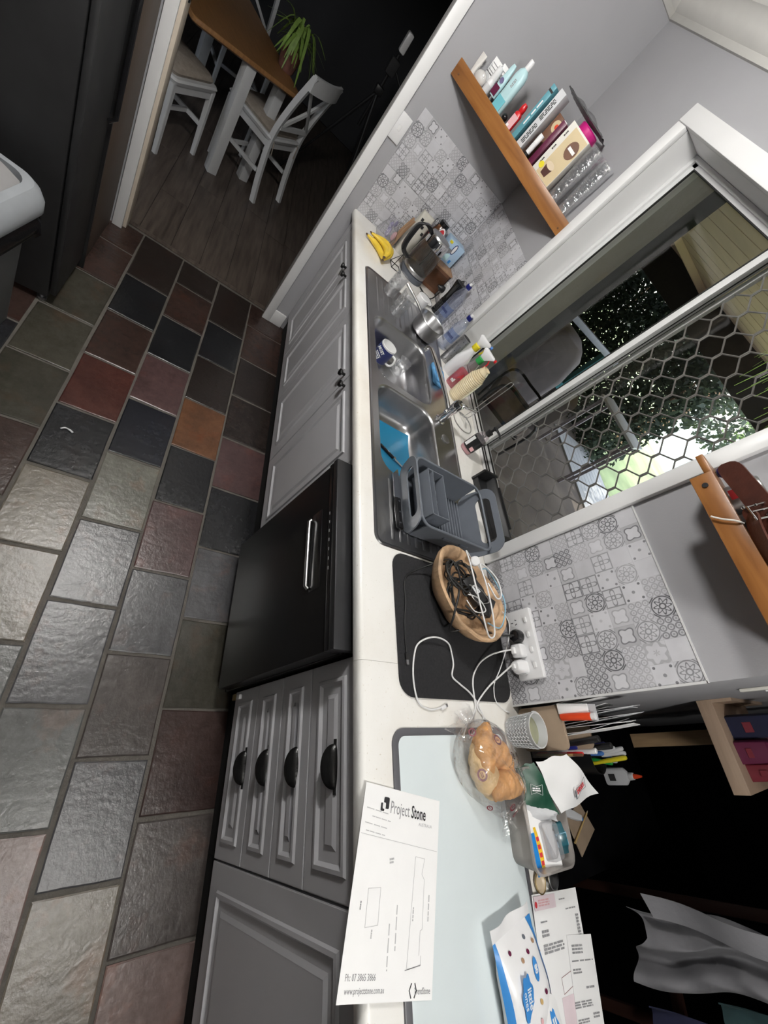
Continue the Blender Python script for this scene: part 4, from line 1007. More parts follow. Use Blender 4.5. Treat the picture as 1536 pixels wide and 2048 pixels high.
G().loft([z3(rr(.064,.046,.019,5),.001), z3(rr(.070,.052,.022,5),.007), z3(rr(.0705,.0525,.022,5),.085), z3(rr(.066,.050,.020,5),.098)]).build('red_liquid','red_liquid',t,angle=60)
# cream ribbed vase
va = thing('ribbed_vase','cream ribbed ceramic vase standing behind the tap','vase',(-.668,.598,Z)); va.scale = (1.12,1.12,1.04)
pf = [(.026,0),(.030,.004)]
for k in range(20):
    z0 = .010+k*.0085; r0 = .0335+.0035*math.sin(PI*min(1,k/17)*.9) if k < 16 else .0345-.0028*(k-15)
    pf += [(r0-.0024,z0),(r0,z0+.0030),(r0-.0004,z0+.0060)]
pf += [(.021,.184),(.018,.190),(.0185,.198),(.016,.199),(.0145,.190)]
G().lathe(pf,32,cap1=False).build('vase_body','cream_ceramic',va,angle=40); G().lathe([(.0145,.180),(.0145,.189)],20).build('vase_inside','food_brown',va)
# wire kitchen-roll holder
wr = thing('wire_holder','thin steel wire towel holder with a ring foot by the window','holder',(-.517,.632,Z))
G().tube([(.062*math.cos(2*PI*i/40),.062*math.sin(2*PI*i/40),.003) for i in range(40)],.0024,n=7,closed=True).build('ring_foot','silver_handle',wr)
for s in (-1,1): G().tube(spline([(-.062,s*.010,.003),(-.03,s*.012,.012),(-.012,s*.012,.04),(-.012,s*.012,.15),(-.012,s*.012,.27),(-.012,s*.004,.288)],6),.0020,n=7).build('wire_upright','silver_handle',wr)
G().tube(spline([(.03,.02,.003),(.02,.0,.02),(-.012,.0,.03)],5),.002,n=6).build('wire_brace','silver_handle',wr)
# pump soap
so = thing('soap_dispenser','pink pump soap bottle with black label by the window','soap bottle',(-.338,.612,Z),math.radians(40))
sb = G().loft([z3(rr(.056,.046,.018,6),0), z3(rr(.062,.050,.020,6),.006), z3(rr(.062,.050,.020,6),.095), z3(rr(.048,.042,.019,6),.116), z3(rr(.026,.026,.0125,6),.126)]).build('bottle_body','soap_bottle',so,angle=60)
G().loft([z3(rr(.055,.044,.017,6),.003), z3(rr(.0585,.0465,.018,6),.008), z3(rr(.0585,.0465,.018,6),.052)]).build('soap_liquid','pink_soap',so,angle=60)
G().loft([z3(rr(.0632,.0512,.020,6),.022), z3(rr(.0632,.0512,.020,6),.092)],False,False).build('bottle_label','black',so,angle=60)
G().box(.008,.026,-.0264,-.0256,.030,.048).build('label_flower','print_pink',so); G().box(-.026,-.012,-.0264,-.0256,.030,.086).build('label_text_block','print_white',so)
G().lathe([(.0135,.125),(.0145,.128),(.0145,.145),(.006,.148),(.005,.166)],18).build('pump_collar','black',so)
G().loft([[(x,y,z) for x,y in ((-.010,-.008),(.010,-.008),(.010,.008),(-.010,.008))] for z in (.164,.176)]+[]).build('pump_head','black',so,bevel=.003); G().tube([(0,0,.171),(.03,-.006,.172),(.046,-.010,.165)],[.006,.005,.004],n=8).build('pump_spout','black',so)
# black plastic tray on the sill
bk = thing('drip_tray','long black plastic channel propped along the window sill','tray',(-.03,.680,Z),math.radians(4))
G().loft([[(x,y,z) for y,z in ((-.045,0),(.040,0),(.040,.062),(.030,.066),(.022,.060),(.010,.030),(-.030,.022),(-.045,.030))] for x in (-.155,.155)]).build('channel','charcoal_plastic',bk,bevel=.003)
for s in (-1,1): G().box(s*.155-.006,s*.155+.006,-.05,.045,0,.075).build('end_lip','black',bk,bevel=.003)
G().box(-.10,.10,.038,.046,.05,.07).build('clip_rail','black',bk,bevel=.002)
# sponge cloth on the sink deck
sg = thing('blue_sponge','blue sponge cloth folded behind the far sink bowl','sponge',(-.735,.484,.9022),math.radians(-3))
G().loft([z3(rr(.150,.060,.015,4),0), z3(rr(.156,.064,.016,4),.008), z3(rr(.148,.056,.016,4),.016)]).build('sponge_layer','sponge_blue',sg,angle=60); G().loft([z3(rr(.10,.050,.012,4,.02,.003),.016), z3(rr(.104,.052,.012,4,.02,.003),.022), z3(rr(.096,.046,.012,4,.02,.003),.027)]).build('sponge_fold','sponge_blue',sg,angle=60)
# far bowl: mug and tumbler
mg = thing('navy_mug','navy mug with white lettering standing in the far sink bowl','mug',(-.800,.232,.7642))
G().lathe([(.036,0),(.040,.004),(.041,.088),(.0385,.0895),(.037,.085),(.036,.008),(.004,.006)],32).build('mug_body','white_gloss',mg,angle=50)
G().lathe([(.0405,.004),(.0414,.006),(.0416,.078),(.0410,.080)],32,cap0=False,cap1=False).build('navy_band','print_navy',mg)
a = math.radians(48); G().tube(spline([(.040*math.cos(a),.040*math.sin(a),.070),(.062*math.cos(a),.062*math.sin(a),.068),(.070*math.cos(a),.070*math.sin(a),.045),(.060*math.cos(a),.060*math.sin(a),.022),(.040*math.cos(a),.040*math.sin(a),.018)],5),.0055,n=8).build('mug_handle','white_gloss',mg,angle=60)
a = math.radians(-48); text('mug_lettering','MOST',.022,'print_white',mg,(.0428*math.cos(a),.0428*math.sin(a),.060),(PI/2,.25,a+PI/2),scx=.75,bold=.0010)
bars(mg,'print_white',(.0424*math.cos(a),.0424*math.sin(a),.032),(PI/2,.25,a+PI/2),.036,.026,3)
gt = thing('glass_tumbler','clear round glass tumbler beside the mug in the far bowl','glass',(-.780,.338,.7642))
G().lathe([(.028,0),(.030,.004),(.034,.085),(.0325,.086),(.029,.012),(.004,.010)],28).build('tumbler_glass','cut_glass',gt,angle=50)
# near bowl: blue mat with a pen knife
bm_ = thing('blue_mat','flexible blue cutting mat lying in the near sink bowl','mat',(-.205,.258,.7645))
G().grid(lambda u,v: ((u-.5)*.345,(v-.5)*.235,.004+.018*max(0,(.12-u))*4+.010*max(0,v-.85)*3),10,8).build('mat_sheet','teal_mat',bm_,solid=-.0015)
pk = thing('paring_knife','slim black-handled paring knife lying on the blue mat','knife',(-.205,.285,.7715),math.radians(62))
G().loft([[(x,-.0065,0),(x,.0065,0),(x,.005,.008),(x,-.005,.008)] for x in (-.085,-.05,.0)]).build('knife_handle','black_gloss',pk,bevel=.002); G().loft([[(0,-.006,.003),(0,.006,.003),(0,.006,.0045),(0,-.006,.0045)],[(.085,-.001,.003),(.085,.001,.003),(.085,.001,.004),(.085,-.001,.004)]]).build('knife_blade','chrome',pk); G().box(-.006,.002,-.0068,.0068,-.0002,.0085).build('bolster','chrome',pk)

# ---- drying rack on the near drainer
dr = thing('dish_rack','grey plastic dish rack with cutlery tray on the near drainer','dish rack',(.118,.326,.9075))
bw,bd,rw,rd,H = .222,.300,.262,.355,.098
def wallx(s):  # long side, slightly tapered, solid
    g = G(); g.loft([[(s*bw/2,-bd/2+.02,0),(s*bw/2,bd/2-.02,0),(s*rw/2,rd/2-.03,H),(s*rw/2,-rd/2+.03,H)],[(s*(bw/2-.004),-bd/2+.02,0),(s*(bw/2-.004),bd/2-.02,0),(s*(rw/2-.004),rd/2-.03,H),(s*(rw/2-.004),-rd/2+.03,H)]]); return g
for s in (-1,1):
    sw_ = wallx(s).build('side_wall','rack_grey',dr,smooth=False)
    for yy in (-.02,.06): 
        G().cbox((s*(rw/2-.006),yy,.062),(.008,.040,.012)).build('side_slot','rack_grey_dark',sw_,bevel=.003)
for s in (-1,1):  # ends with a D handle opening
    g = G()
    outer = rr(rw,.150 if s>0 else .118,.045,6,0,(.150 if s>0 else .118)/2); holes = [rr(rw-.080,.058 if s>0 else .050,.022,6,0,.098 if s>0 else .075)]
    for th in (0,.005):
        v, f = fill2d(outer,holes,th); g.add(v,f)
    for lp in [outer]+holes:
        g.loft([z3(lp,0),z3(lp,.005)],False,False)
    g.xf(Matrix.Translation((0,s*bd/2,0)) @ Matrix.Rotation(PI/2 - s*(.30 if s>0 else .26),4,'X'))
    g.build('end_handle','rack_grey',dr,angle=40)
G().tube([(x,y,H) for x,y in rr(rw,rd-.02,.035,6)],.0045,n=8,closed=True).build('rack_rim','rack_grey',dr,angle=60)
G().loft([z3(rr(bw,bd,.03,5),-.002), z3(rr(bw,bd,.03,5),.003), z3(rr(bw-.02,bd-.02,.026,5),.003), z3(rr(bw-.02,bd-.02,.026,5),-.002)],False,False).build('base_frame','rack_grey',dr)
for k in range(12):
    y = -.036+k*.0150; G().box(-bw/2+.008,bw/2-.008,y,y+.005,.0,.012).build('plate_rib','rack_grey',dr,bevel=.001)
G().box(-bw/2+.008,bw/2-.008,-bd/2+.006,-.042,.0,.004).build('solid_floor','rack_grey_dark',dr)
ct = G(); cw, cd, ch = .178,.076,.078
for (x0,x1,y0,y1,z0,z1) in ((-cw/2,cw/2,-cd/2,cd/2,0,.004),(-cw/2,-cw/2+.004,-cd/2,cd/2,0,ch),(cw/2-.004,cw/2,-cd/2,cd/2,0,ch),(-cw/2,cw/2,-cd/2,-cd/2+.004,0,ch),(-cw/2,cw/2,cd/2-.004,cd/2,0,ch),(-cw/2,cw/2,-.016,-.012,0,ch)): ct.box(x0,x1,y0,y1,z0,z1)
cto = ct.build('cutlery_tray','rack_grey',dr,loc=(-.003,-.088,.030),bevel=.0012)
for k in range(4): G().box(-.068+.037*k,-.042+.037*k,-.0145,-.0135,ch-.0005,ch+.0004).build('tray_slot','black',cto)
# carving knife and lying beside the rack
kn = thing('kitchen_knife','steel kitchen knife with black riveted handle lying before the dish rack','knife',(.108,.150,.9066))
kh = G().loft([[(x,-.011-d,0),(x,.011-d,0),(x,.010-d,.014),(x,-.010-d,.014)] for x,d in ((.005,0),(.05,.002),(.09,.0),(.118,-.004))]).build('knife_handle','black_gloss',kn,bevel=.003)
for x in (.02,.06,.10): G().lathe([(.003,0),(.003,.001)],10,(x,0,.0142)).build('rivet','chrome',kh)
G().loft([[(.005,-.014,.006),(.005,.014,.006),(.005,.014,.008),(.005,-.014,.008)],[(-.09,-.013,.006),(-.09,.014,.006),(-.09,.014,.0075),(-.09,-.013,.0075)],[(-.118,.010,.006),(-.118,.013,.006),(-.118,.013,.007),(-.118,.010,.007)]]).build('knife_blade','chrome',kn)
# ================================================================ CORNER SHELF AND ITS THINGS
UA = math.atan2(.674,.7387)
def sh(u, v, z=1.6205): return (-1.736+.7387*u-.674*v, .030+.674*u+.7387*v, z)
cs = thing('corner_shelf','orange pine corner shelf set diagonally between two walls','shelf',(-1.736,.030,1.575),UA)
L_ = .862
tri_ = [(0.02,.010),(L_-.02,.010),(L_/2-.03,.40)]
# board back edges follow both walls: corner of the room in the shelf's own frame
cw_ = Vector((XL+.004+1.736, YW-.004-.030)); ccx = cw_.x*.7387+cw_.y*.674; ccy = -cw_.x*.674+cw_.y*.7387
G().prism([(.012,.012),(L_-.006,.012),(ccx,ccy-.004)],.022,.045).build('shelf_board','shelf_pine',cs,bevel=.001)
G().box(-.004,L_,-.010,.012,0,.064).build('front_lip','shelf_pine',cs,bevel=.002)
for x in (.03,L_-.03): G().ball((x,-.0105,.022),.004,8,5).build('screw_head','food_brown',cs)
def st(name,label,cat,u,v,rz=0,group='toiletries and packets on the corner shelf',z=1.6205): return thing(name,label,cat,sh(u,v,z),UA+rz,group)
t = st('lotion_tube','small white lotion tube at the left end of the corner shelf','tube',.052,.034)
G().lathe([(.011,0),(.012,.003),(.012,.020)],16).build('tube_cap','white_plastic',t); G().loft([z3(rr(.024,.024,.0115,5),.020), z3(rr(.027,.020,.009,5),.05), z3(rr(.030,.004,.0018,5),.090)]).build('tube_body','lotion_white',t,angle=60)
for (u,v,h,l) in ((.104,.075,.118,'white carton with grey printed lines behind the globe bottle'),(.142,.095,.128,'second white carton standing against the left wall')):
    t = st('medicine_carton',l,'box',u,v,.15); G().box(-.022,.022,-.016,.016,0,h).build('carton','paper',t,bevel=.001)
    for k in range(3): G().box(-.018,.016,-.0166,-.016,h-.02-.012*k,h-.017-.012*k).build('printed_line','print_grey',t)
    G().box(-.0222,.0222,-.0163,-.0163+.0005,h*.55,h*.58).build('printed_band','print_black',t)
t = st('globe_bottle','round clear scent bottle half full of cream liquid','bottle',.104,.022)
G().ball((0,0,.036),.036,24,12,(1,.72,1)).build('bottle_glass','clear_glass',t); G().ball((0,0,.030),.031,20,10,(1,.70,.85)).build('cream_liquid','lotion_white',t); G().lathe([(.010,.070),(.010,.092),(.008,.094)],14).build('bottle_cap','clear_glass',t)
t = st('cream_bottle','white cream bottle with tapered top next to the globe bottle','bottle',.152,.030)
G().lathe([(.015,0),(.017,.004),(.017,.055),(.0155,.060),(.0155,.066),(.0165,.068),(.013,.110),(.004,.112)],20).build('bottle_body','white_plastic',t,angle=40); G().lathe([(.0172,.02),(.0174,.021),(.0174,.045)],20,cap0=False,cap1=False).build('bottle_label','paper_grey',t)
G().box(-.016,.016,-.022,-.018,.0,.016).build('orange_sachet','yellow_plastic',t)
t = st('purple_tube','clear tube with purple label beside the tall aqua bottle','tube',.194,.030)
G().lathe([(.016,0),(.016,.030),(.015,.032)],18).build('tube_cap','black',t); G().loft([z3(rr(.032,.030,.0145,5),.031), z3(rr(.033,.024,.011,5),.085), z3(rr(.022,.012,.005,5),.140), z3(rr(.014,.006,.002,5),.152)]).build('tube_body','aqua_bottle',t,angle=60); G().box(-.014,.014,-.0165,-.0150,.036,.070).build('purple_label','plum',t); disc(t,'label_flower','lavender',.010,.010,(0,-.0146,.088),(PI/2,0,0))
t = st('tall_aqua_bottle','tall pale aqua shampoo bottle with white cap','bottle',.244,.034)
G().loft([z3(rr(.050,.034,.015,6),0), z3(rr(.056,.038,.017,6),.006), z3(rr(.056,.038,.017,6),.140), z3(rr(.046,.034,.016,6),.160), z3(rr(.024,.024,.0115,6),.172)]).build('bottle_body','aqua_bottle',t,angle=60); G().lathe([(.012,.171),(.0125,.173),(.0115,.202),(.010,.205)],18).build('bottle_cap','white_plastic',t)
G().box(-.022,.022,-.0196,-.0188,.018,.060).build('aqua_label','aqua_label',t); bars(t,'print_grey',(0,-.0194,.115),(PI/2,-PI/2,0),.030,.012,2)
t = st('black_knob_jar','tiny black-capped jar at the foot of the red bottle','jar',.296,.022)
G().lathe([(.010,0),(.012,.003),(.012,.014),(.009,.016)],14).build('jar_body','cream_dish',t); G().ball((.004,.008,.028),.014,12,8).build('round_cap','black_gloss',t)
t = st('red_bottle','small red bottle with white label and flip cap','bottle',.342,.030,.1)
G().loft([z3(rr(.030,.022,.008,4),0), z3(rr(.034,.024,.009,4),.004), z3(rr(.034,.024,.009,4),.074), z3(rr(.020,.018,.008,4),.082)]).build('bottle_body','red_plastic',t,angle=50); G().lathe([(.012,.082),(.013,.084),(.013,.100),(.009,.112),(.006,.114)],14).build('flip_cap','red_plastic',t); G().box(-.014,.014,-.0128,-.0122,.010,.066).build('bottle_label','print_pink',t); G().box(-.013,-.002,-.0134,-.0127,.012,.028).build('white_panel','print_white',t)
t = st('teal_book','thin teal paperback standing behind the red bottle','book',.395,.060)
G().box(-.011,.011,-.052,.052,0,.220).build('book_cover','teal_book',t,bevel=.001); bars(t,'print_white',(0,-.0522,.12),(PI/2,-PI/2,0),.10,.009,1); G().box(-.0112,.0112,-.0524,-.0519,.195,.203).build('spine_band','print_black',t)
t = st('grey_carton','pale grey carton printed with black words','box',.437,.046)
G().box(-.016,.016,-.034,.034,0,.232).build('carton','paper_grey',t,bevel=.001)
for k,z in enumerate((.07,.16)): bars(t,'print_black',(.002-.004*(k%2),-.0343,z),(PI/2,-PI/2,0),.075,.018,3)
t = st('photo_packet','dark packet with food picture behind the lipstick','packet',.484,.078)
G().box(-.026,.026,-.012,.012,0,.190).build('packet_body','food_brown',t,bevel=.003); disc(t,'food_picture','food_tan',.020,.022,(.004,-.0126,.155),(PI/2,0,0)); disc(t,'food_picture','orange_plastic',.008,.009,(.006,-.0136,.155),(PI/2,0,0))
t = st('glue_stick','white lip balm stick with black base','stick',.487,.022)
G().lathe([(.012,0),(.0125,.002),(.0125,.028)],16).build('black_base','black',t); G().lathe([(.0115,.028),(.0115,.100),(.0105,.104)],16).build('white_barrel','white_plastic',t); G().lathe([(.0118,.07),(.0118,.098)],16,cap0=False,cap1=False).build('label_wrap','paper',t)
t = st('plum_book','slim plum coloured book beside the cream food box','book',.527,.045)
G().box(-.012,.012,-.034,.034,0,.185).build('book_cover','plum',t,bevel=.001); G().box(-.009,.009,-.030,.030,.1845,.187).build('page_block','paper',t)
t = st('food_box','cream drink-powder box with dark oval logo and cup picture','box',.605,.048)
bx_ = G().box(-.060,.052,-.026,.026,0,.212).build('carton','paper_cream',t,bevel=.001); G().box(-.034,.050,-.0266,-.0260,.020,.205).build('printed_front','food_tan',t)
disc(t,'logo_oval','food_brown',.026,.032,(.020,-.0268,.152),(PI/2,0,0)); G().box(.002,.038,-.0286,-.0274,.146,.158).build('logo_text_bar','print_white',t)
g = G(); g.loft([[(x,-.0272,z) for x,z in ((-.016,.030),(.012,.030),(.018,.066),(-.022,.066))],[(x,-.0268,z) for x,z in ((-.016,.030),(.012,.030),(.018,.066),(-.022,.066))]]); g.build('cup_picture','leather',t); disc(t,'foam_picture','cream_dish',.022,.012,(-.002,-.0274,.070),(PI/2,0,0)); disc(t,'biscuit_picture','yellow_plastic',.012,.012,(-.036,-.0272,.048),(PI/2,0,0))
for k in range(3): bars(t,'print_black',(-.048,-.0263,.06+.055*k),(PI/2,-PI/2,0),.022,.009,1)
t = st('magenta_tub','magenta-lidded tub behind the cream food box','tub',.585,.130)
G().lathe([(.040,0),(.044,.005),(.044,.195)],24).build('tub_body','paper_grey',t); G().lathe([(.047,.195),(.048,.198),(.048,.238),(.044,.243),(.004,.244)],28).build('tub_lid','magenta',t)
t = thing('foil_pouch','flat grey foil pouch lying across the packet tops','pouch',sh(.535,.13,1.8655),UA+.05,group='toiletries and packets on the corner shelf')
g = G(); g.grid(lambda u,v: ((u-.5)*.24,(v-.5)*.13,.012+.016*math.sin(PI*u)*math.sin(PI*v)+.004*math.sin(17*u+9*v)),14,8); g.grid(lambda u,v: ((u-.5)*.24,(v-.5)*.13,.010-.008*math.sin(PI*u)*math.sin(PI*v)),14,8); g.build('pouch_film','pouch_grey',t); G().box(-.12,.12,-.067,-.062,.010,.014).build('zip_seal','charcoal_plastic',t)
for (u,v,l,h) in ((.700,.048,'tall clear glass beside the cream food box on the corner shelf',.225),(.775,.042,'tall clear glass at the window end of the corner shelf',.225),(.735,.118,'tall clear glass in the second row of the corner shelf',.225)):
    t = thing('tall_glass',l,'glass',sh(u,v),UA,'clear glasses on the corner shelf')
    G().lathe([(.026,0),(.028,.004),(.027,.05),(.031,.13),(.035,h),(.0335,h+.001),(.029,.13),(.0245,.05),(.024,.014),(.004,.012)],26).build('glass_body','cut_glass',t,angle=50); G().lathe([(.0355,h*.62),(.0342,h*.63)],26,cap0=False,cap1=False).build('glass_ring','cut_glass',t)

# ================================================================ SHELF RIGHT OF THE WINDOW
s2 = thing('wall_shelf','orange pine shelf on the wall right of the window','shelf',(.50,.612,1.595))
G().box(-.185,.212,-.145,0,.018,.036).build('shelf_board','shelf_pine',s2,bevel=.001)
lp = G().box(-.205,.212,-.150,-.130,0,.046).build('front_lip','shelf_pine',s2,bevel=.002)
G().box(-.262,-.185,-.135,-.010,.030,.046).build('end_batten','shelf_pine',s2,bevel=.002)
G().lathe([(.006,0),(.006,.002)],14).build('screw_hole','black',lp,loc=(-.175,-.1505,.022),rot=(PI/2,0,0))
G().tube(spline([(-.062,-.148,.048),(-.070,-.156,.040),(-.085,-.157,.018),(-.098,-.157,.004)],5),.002,n=6).build('twine_tie','paper_cream',lp)
bl = thing('leather_strap','brown leather strap with steel buckle lying on the right shelf','strap',(.40,.50,1.644))
def ribbon(pts, wvec, th=.004):
    sp = spline(pts,6); w = Vector(wvec); n = len(sp); lo = []
    for i,p in enumerate(sp):
        t_ = (sp[min(i+1,n-1)]-sp[max(i-1,0)]).normalized(); nn = t_.cross(w).normalized()*th/2
        k = 1.0 if i > 3 else math.sqrt(max(.05,1-(1-(i+.3)/4.0)**2))
        lo.append([p-w*k-nn,p+w*k-nn,p+w*k+nn,p-w*k+nn])
    return G().loft(lo)
ribbon([(-.112,-.028,.026),(-.07,-.030,.030),(-.02,-.032,.036),(.03,-.030,.040)],(.006,-.010,.022)).build('strap_tip','leather',bl,angle=50)
ribbon([(.0,-.024,.036),(.05,-.032,.040),(.11,-.034,.046),(.17,-.028,.052),(.24,-.02,.06)],(.010,-.020,.034),.006).build('strap_body','leather',bl,angle=50)
ribbon([(.02,-.036,.020),(.06,-.046,.012),(.12,-.048,.010),(.2,-.04,.02)],(.004,-.018,.012),.004).build('strap_keeper','leather',bl,angle=50)
G().tube([(.012,-.052,.018),(.006,-.022,.070),(.040,-.026,.074),(.046,-.056,.022)],.003,n=8,closed=True).build('buckle','chrome',bl); G().tube([(.026,-.054,.022),(.024,-.030,.072)],.0022,n=6).build('buckle_pin','chrome',bl)
for k in range(4): G().ball((.012+.026*(k%2),-.054+.004*k,.012+.010*k),.004,8,5).build('stud','chrome',bl)
tn = thing('silver_tin','round silver tin behind the leather strap','tin',(.345,.555,1.6315))
G().lathe([(.034,0),(.036,.002),(.036,.048),(.038,.049),(.038,.070),(.036,.073),(.004,.073)],30).build('tin_body','tin',tn,angle=40); G().box(-.012,.012,-.0368,-.0350,.012,.040).build('red_label','print_red',tn)
bc = thing('navy_stopper','small round navy stopper at the shelf end by the window','stopper',(.276,.535,1.6415)); G().ball((0,0,.016),.016,16,10,(1,1,1.0)).build('stopper_ball','navy_plastic',bc); G().lathe([(.008,0),(.008,.004)],12).build('stopper_foot','black',bc)
db = thing('dark_box','small black box behind the tin on the right shelf','box',(.46,.565,1.6315)); G().box(-.05,.05,-.03,.03,0,.055).build('box_body','black_soft',db,bevel=.003); G().box(-.052,.052,-.032,.032,.055,.066).build('box_lid','black',db,bevel=.002)
hp = thing('hanging_plant','green grassy plant trailing at the top right of the window','plant',(.17,.46,2.08))
G().lathe([(.045,-.03),(.05,0),(.06,.07),(.062,.075),(.055,.075)],18).build('pot','white_plastic',hp); G().tube([(0,0,.07),(0,0,.287)],.002,n=6).build('hanger','cable_black',hp)
g = G(); random.seed(5)
for k in range(90):
    a = random.uniform(0,2*PI); r_ = random.uniform(.03,.085); d_ = random.uniform(.10,.33)
    sp = spline([(0,0,.07),(r_*math.cos(a),r_*math.sin(a),.085),(r_*1.2*math.cos(a),r_*1.2*math.sin(a),-.02),(r_*1.1*math.cos(a)+random.uniform(-.02,.02),r_*1.1*math.sin(a),-d_)],4); n_ = Vector((-math.sin(a),math.cos(a),0)); vs=[]
    for i,q in enumerate(sp): w_=.0035*math.sin(PI*(i+.8)/(len(sp)+.6)); vs += [tuple(q-n_*w_),tuple(q+n_*w_)]
    g.add(vs,[(2*i,2*i+1,2*i+3,2*i+2) for i in range(len(sp)-1)])
g.build('foliage','leaf',hp)
# ================================================================ THINGS ON THE WORKTOP, NEAR END
# drying mat
dm = tag(G().loft([z3(rr(.398,.478,.045,7,.506,.362),.9004), z3(rr(.402,.482,.047,7,.506,.362),.9035), z3(rr(.398,.478,.045,7,.506,.362),.9062)]).build('drying_mat','mat_black',angle=60),'black fabric drying mat on the worktop under the wooden bowl','mat')
# wooden bowl of cables
wbw = thing('wooden_bowl','rough carved wooden bowl full of cables on the black mat','bowl',(.418,.372,.9066))
random.seed(21)
def bowl_outline(k, z, wob=.0, n=40):
    out = []
    for i in range(n):
        a = 2*PI*i/n
        r = (.142+.022*math.cos(2*(a-.9))+.008*math.cos(3*a+1))*k*(1+wob*math.sin(7*a)+wob*.7*math.sin(11*a+2))
        out.append((r*math.cos(a), r*math.sin(a), z+.006*math.sin(2*a+.5)*(z/.08)))
    return out
G().loft([bowl_outline(.58,0,.01),bowl_outline(.66,.006,.012),bowl_outline(.84,.03,.015),bowl_outline(.96,.06,.012),bowl_outline(1.0,.082,.01),bowl_outline(.97,.087,.012),bowl_outline(.90,.083,.012),bowl_outline(.80,.05,.01),bowl_outline(.62,.02,.01),bowl_outline(.3,.014,0)]).build('bowl_body','bark_cut',wbw,angle=50)
def cable(name,label,pts,r,mat,group='cables in and around the wooden bowl',n=7,sub=6):
    o = thing(name,label,'cable',pts[0],0,group); p0 = Vector(pts[0])
    c = G().tube(spline([Vector(p)-p0 for p in pts],sub),r,n=n).build('cord',mat,o,angle=70)
    return o
def loops(cx,cy,cz,rx,ry,k,seed,tilt=.3):
    rnd = random.Random(seed); out = []
    for i in range(k*9):
        a = 2*PI*i/9+rnd.uniform(-.15,.15); s = rnd.uniform(.7,1.1)
        out.append((cx+rx*s*math.cos(a),cy+ry*s*math.sin(a),max(.925,cz+tilt*.05*math.sin(a+seed)+rnd.uniform(-.008,.010))))
    return out
cable('tangled_cable','thick tangle of black cable on the bowl front edge',[(.322,.287,.935),(.335,.300,.985),(.36,.30,1.0)]+loops(.375,.315,.985,.05,.06,3,2)+[(.43,.29,1.0),(.50,.27,.985),(.53,.30,.94),(.52,.34,.97)],.0032,'cable_black')
cable('tangled_cable','black cable heaped in the middle of the bowl',loops(.42,.36,.970,.065,.075,4,5),.0032,'cable_black')
cable('tangled_cable','fine black lead coiled at the far side of the bowl',loops(.36,.33,.985,.040,.050,4,12),.0022,'cable_black')
cable('tangled_cable','black cable running from the bowl to the black wall plug',[(.46,.33,.985),(.50,.38,.996),(.525,.42,.985),(.524,.495,.975),(.519,.56,.986)],.0032,'cable_black')
cable('usb_cable','black charging lead laid along the front of the mat',[(.36,.30,.995),(.322,.287,.985),(.335,.245,.935),(.364,.188,.912),(.383,.166,.9095),(.412,.156,.9095),(.456,.157,.9095),(.519,.148,.9095),(.56,.146,.9095),(.600,.147,.9095)],.0020,'cable_black')
ub = thing('usb_plug','small silver charging plug at the end of the black lead','plug',(.612,.147,.9066),math.radians(2)); G().box(-.010,.006,-.005,.005,0,.006).build('plug_sleeve','cable_black',ub,bevel=.001); G().box(.006,.018,-.0042,.0042,.001,.005).build('plug_tip','tin',ub)
cable('white_cable','white cable looped over the top of the bowl',[(.30,.375,1.0),(.295,.33,1.02),(.34,.325,1.03),(.42,.335,1.03),(.50,.36,1.02),(.545,.40,1.0),(.535,.43,1.0),(.47,.41,1.02),(.40,.39,1.03),(.33,.38,1.03),(.36,.45,1.03),(.41,.47,1.025),(.43,.44,1.025),(.39,.40,1.03)],.0026,'cable_white')
cable('blue_cable','pale blue cable lying round the back of the bowl',[(.34,.40,1.02),(.33,.44,1.01),(.37,.50,1.0),(.42,.52,1.0),(.475,.50,1.0),(.51,.47,.995),(.50,.42,.99)],.0022,'cable_blue')
ad = thing('power_adapter','black power adapter with grey label inside the bowl','adapter',(.405,.385,.972),math.radians(28),rot=(.25,-.15,.5)); G().box(-.045,.045,-.026,.026,0,.028).build('adapter_case','adapter',ad,bevel=.004); G().box(-.014,.014,-.010,.010,.028,.0286).build('adapter_label','paper_grey',ad); G().box(-.009,.009,-.003,.003,.0286,.0290).build('label_print','print_black',ad)
a2 = thing('power_adapter','second black adapter with prongs at the back of the bowl','adapter',(.445,.435,.975),0,rot=(.2,.3,-.4)); G().box(-.03,.03,-.02,.02,0,.025).build('adapter_case','adapter',a2,bevel=.004); 
for s in (-1,1): G().box(.03,.045,s*.008-.001,s*.008+.001,.010,.016).build('prong','tin',a2)
wp = thing('white_charger','round white charger puck on top of the cables','charger',(.318,.372,1.012),0,rot=(.5,.3,0)); G().lathe([(.014,0),(.016,.002),(.016,.012),(.013,.015),(.003,.016)],22).build('puck','white_plastic',wp)
for k,(a,b) in enumerate((((.40,.34,1.004),(.44,.42,1.004)),((.43,.33,1.0),(.47,.40,1.0)))):
    e = thing('earphone_cable',['thin silver lead crossing the adapter','thin white lead beside the silver one'][k],'cable',a,0,'cables in and around the wooden bowl'); p=[Vector((0,0,0)),Vector((.012,.03,.014)),Vector((b[0]-a[0],b[1]-a[1],.004)),Vector((.05,.02,.002)),Vector((.02,-.01,0))]; G().tube(spline(p,6),.0018,n=6).build('cord',['tin','cable_white'][k],e,angle=70)
zc = .9095
cable('white_cable','white charging cable curving over the mat front edge',[(.728,.265,.903),(.733,.227,.903),(.723,.189,.904),(.698,.169,zc),(.653,.165,zc),(.606,.174,zc),(.573,.192,zc),(.555,.224,zc+.01),(.55,.265,zc+.015),(.56,.309,zc+.01),(.585,.33,zc),(.615,.331,zc),(.647,.32,zc),(.666,.349,zc),(.686,.387,zc),(.711,.42,.905),(.75,.441,.904),(.776,.41,.906),(.793,.374,.907),(.803,.360,.9075)],.0026,'cable_white','white charging cables on the worktop')
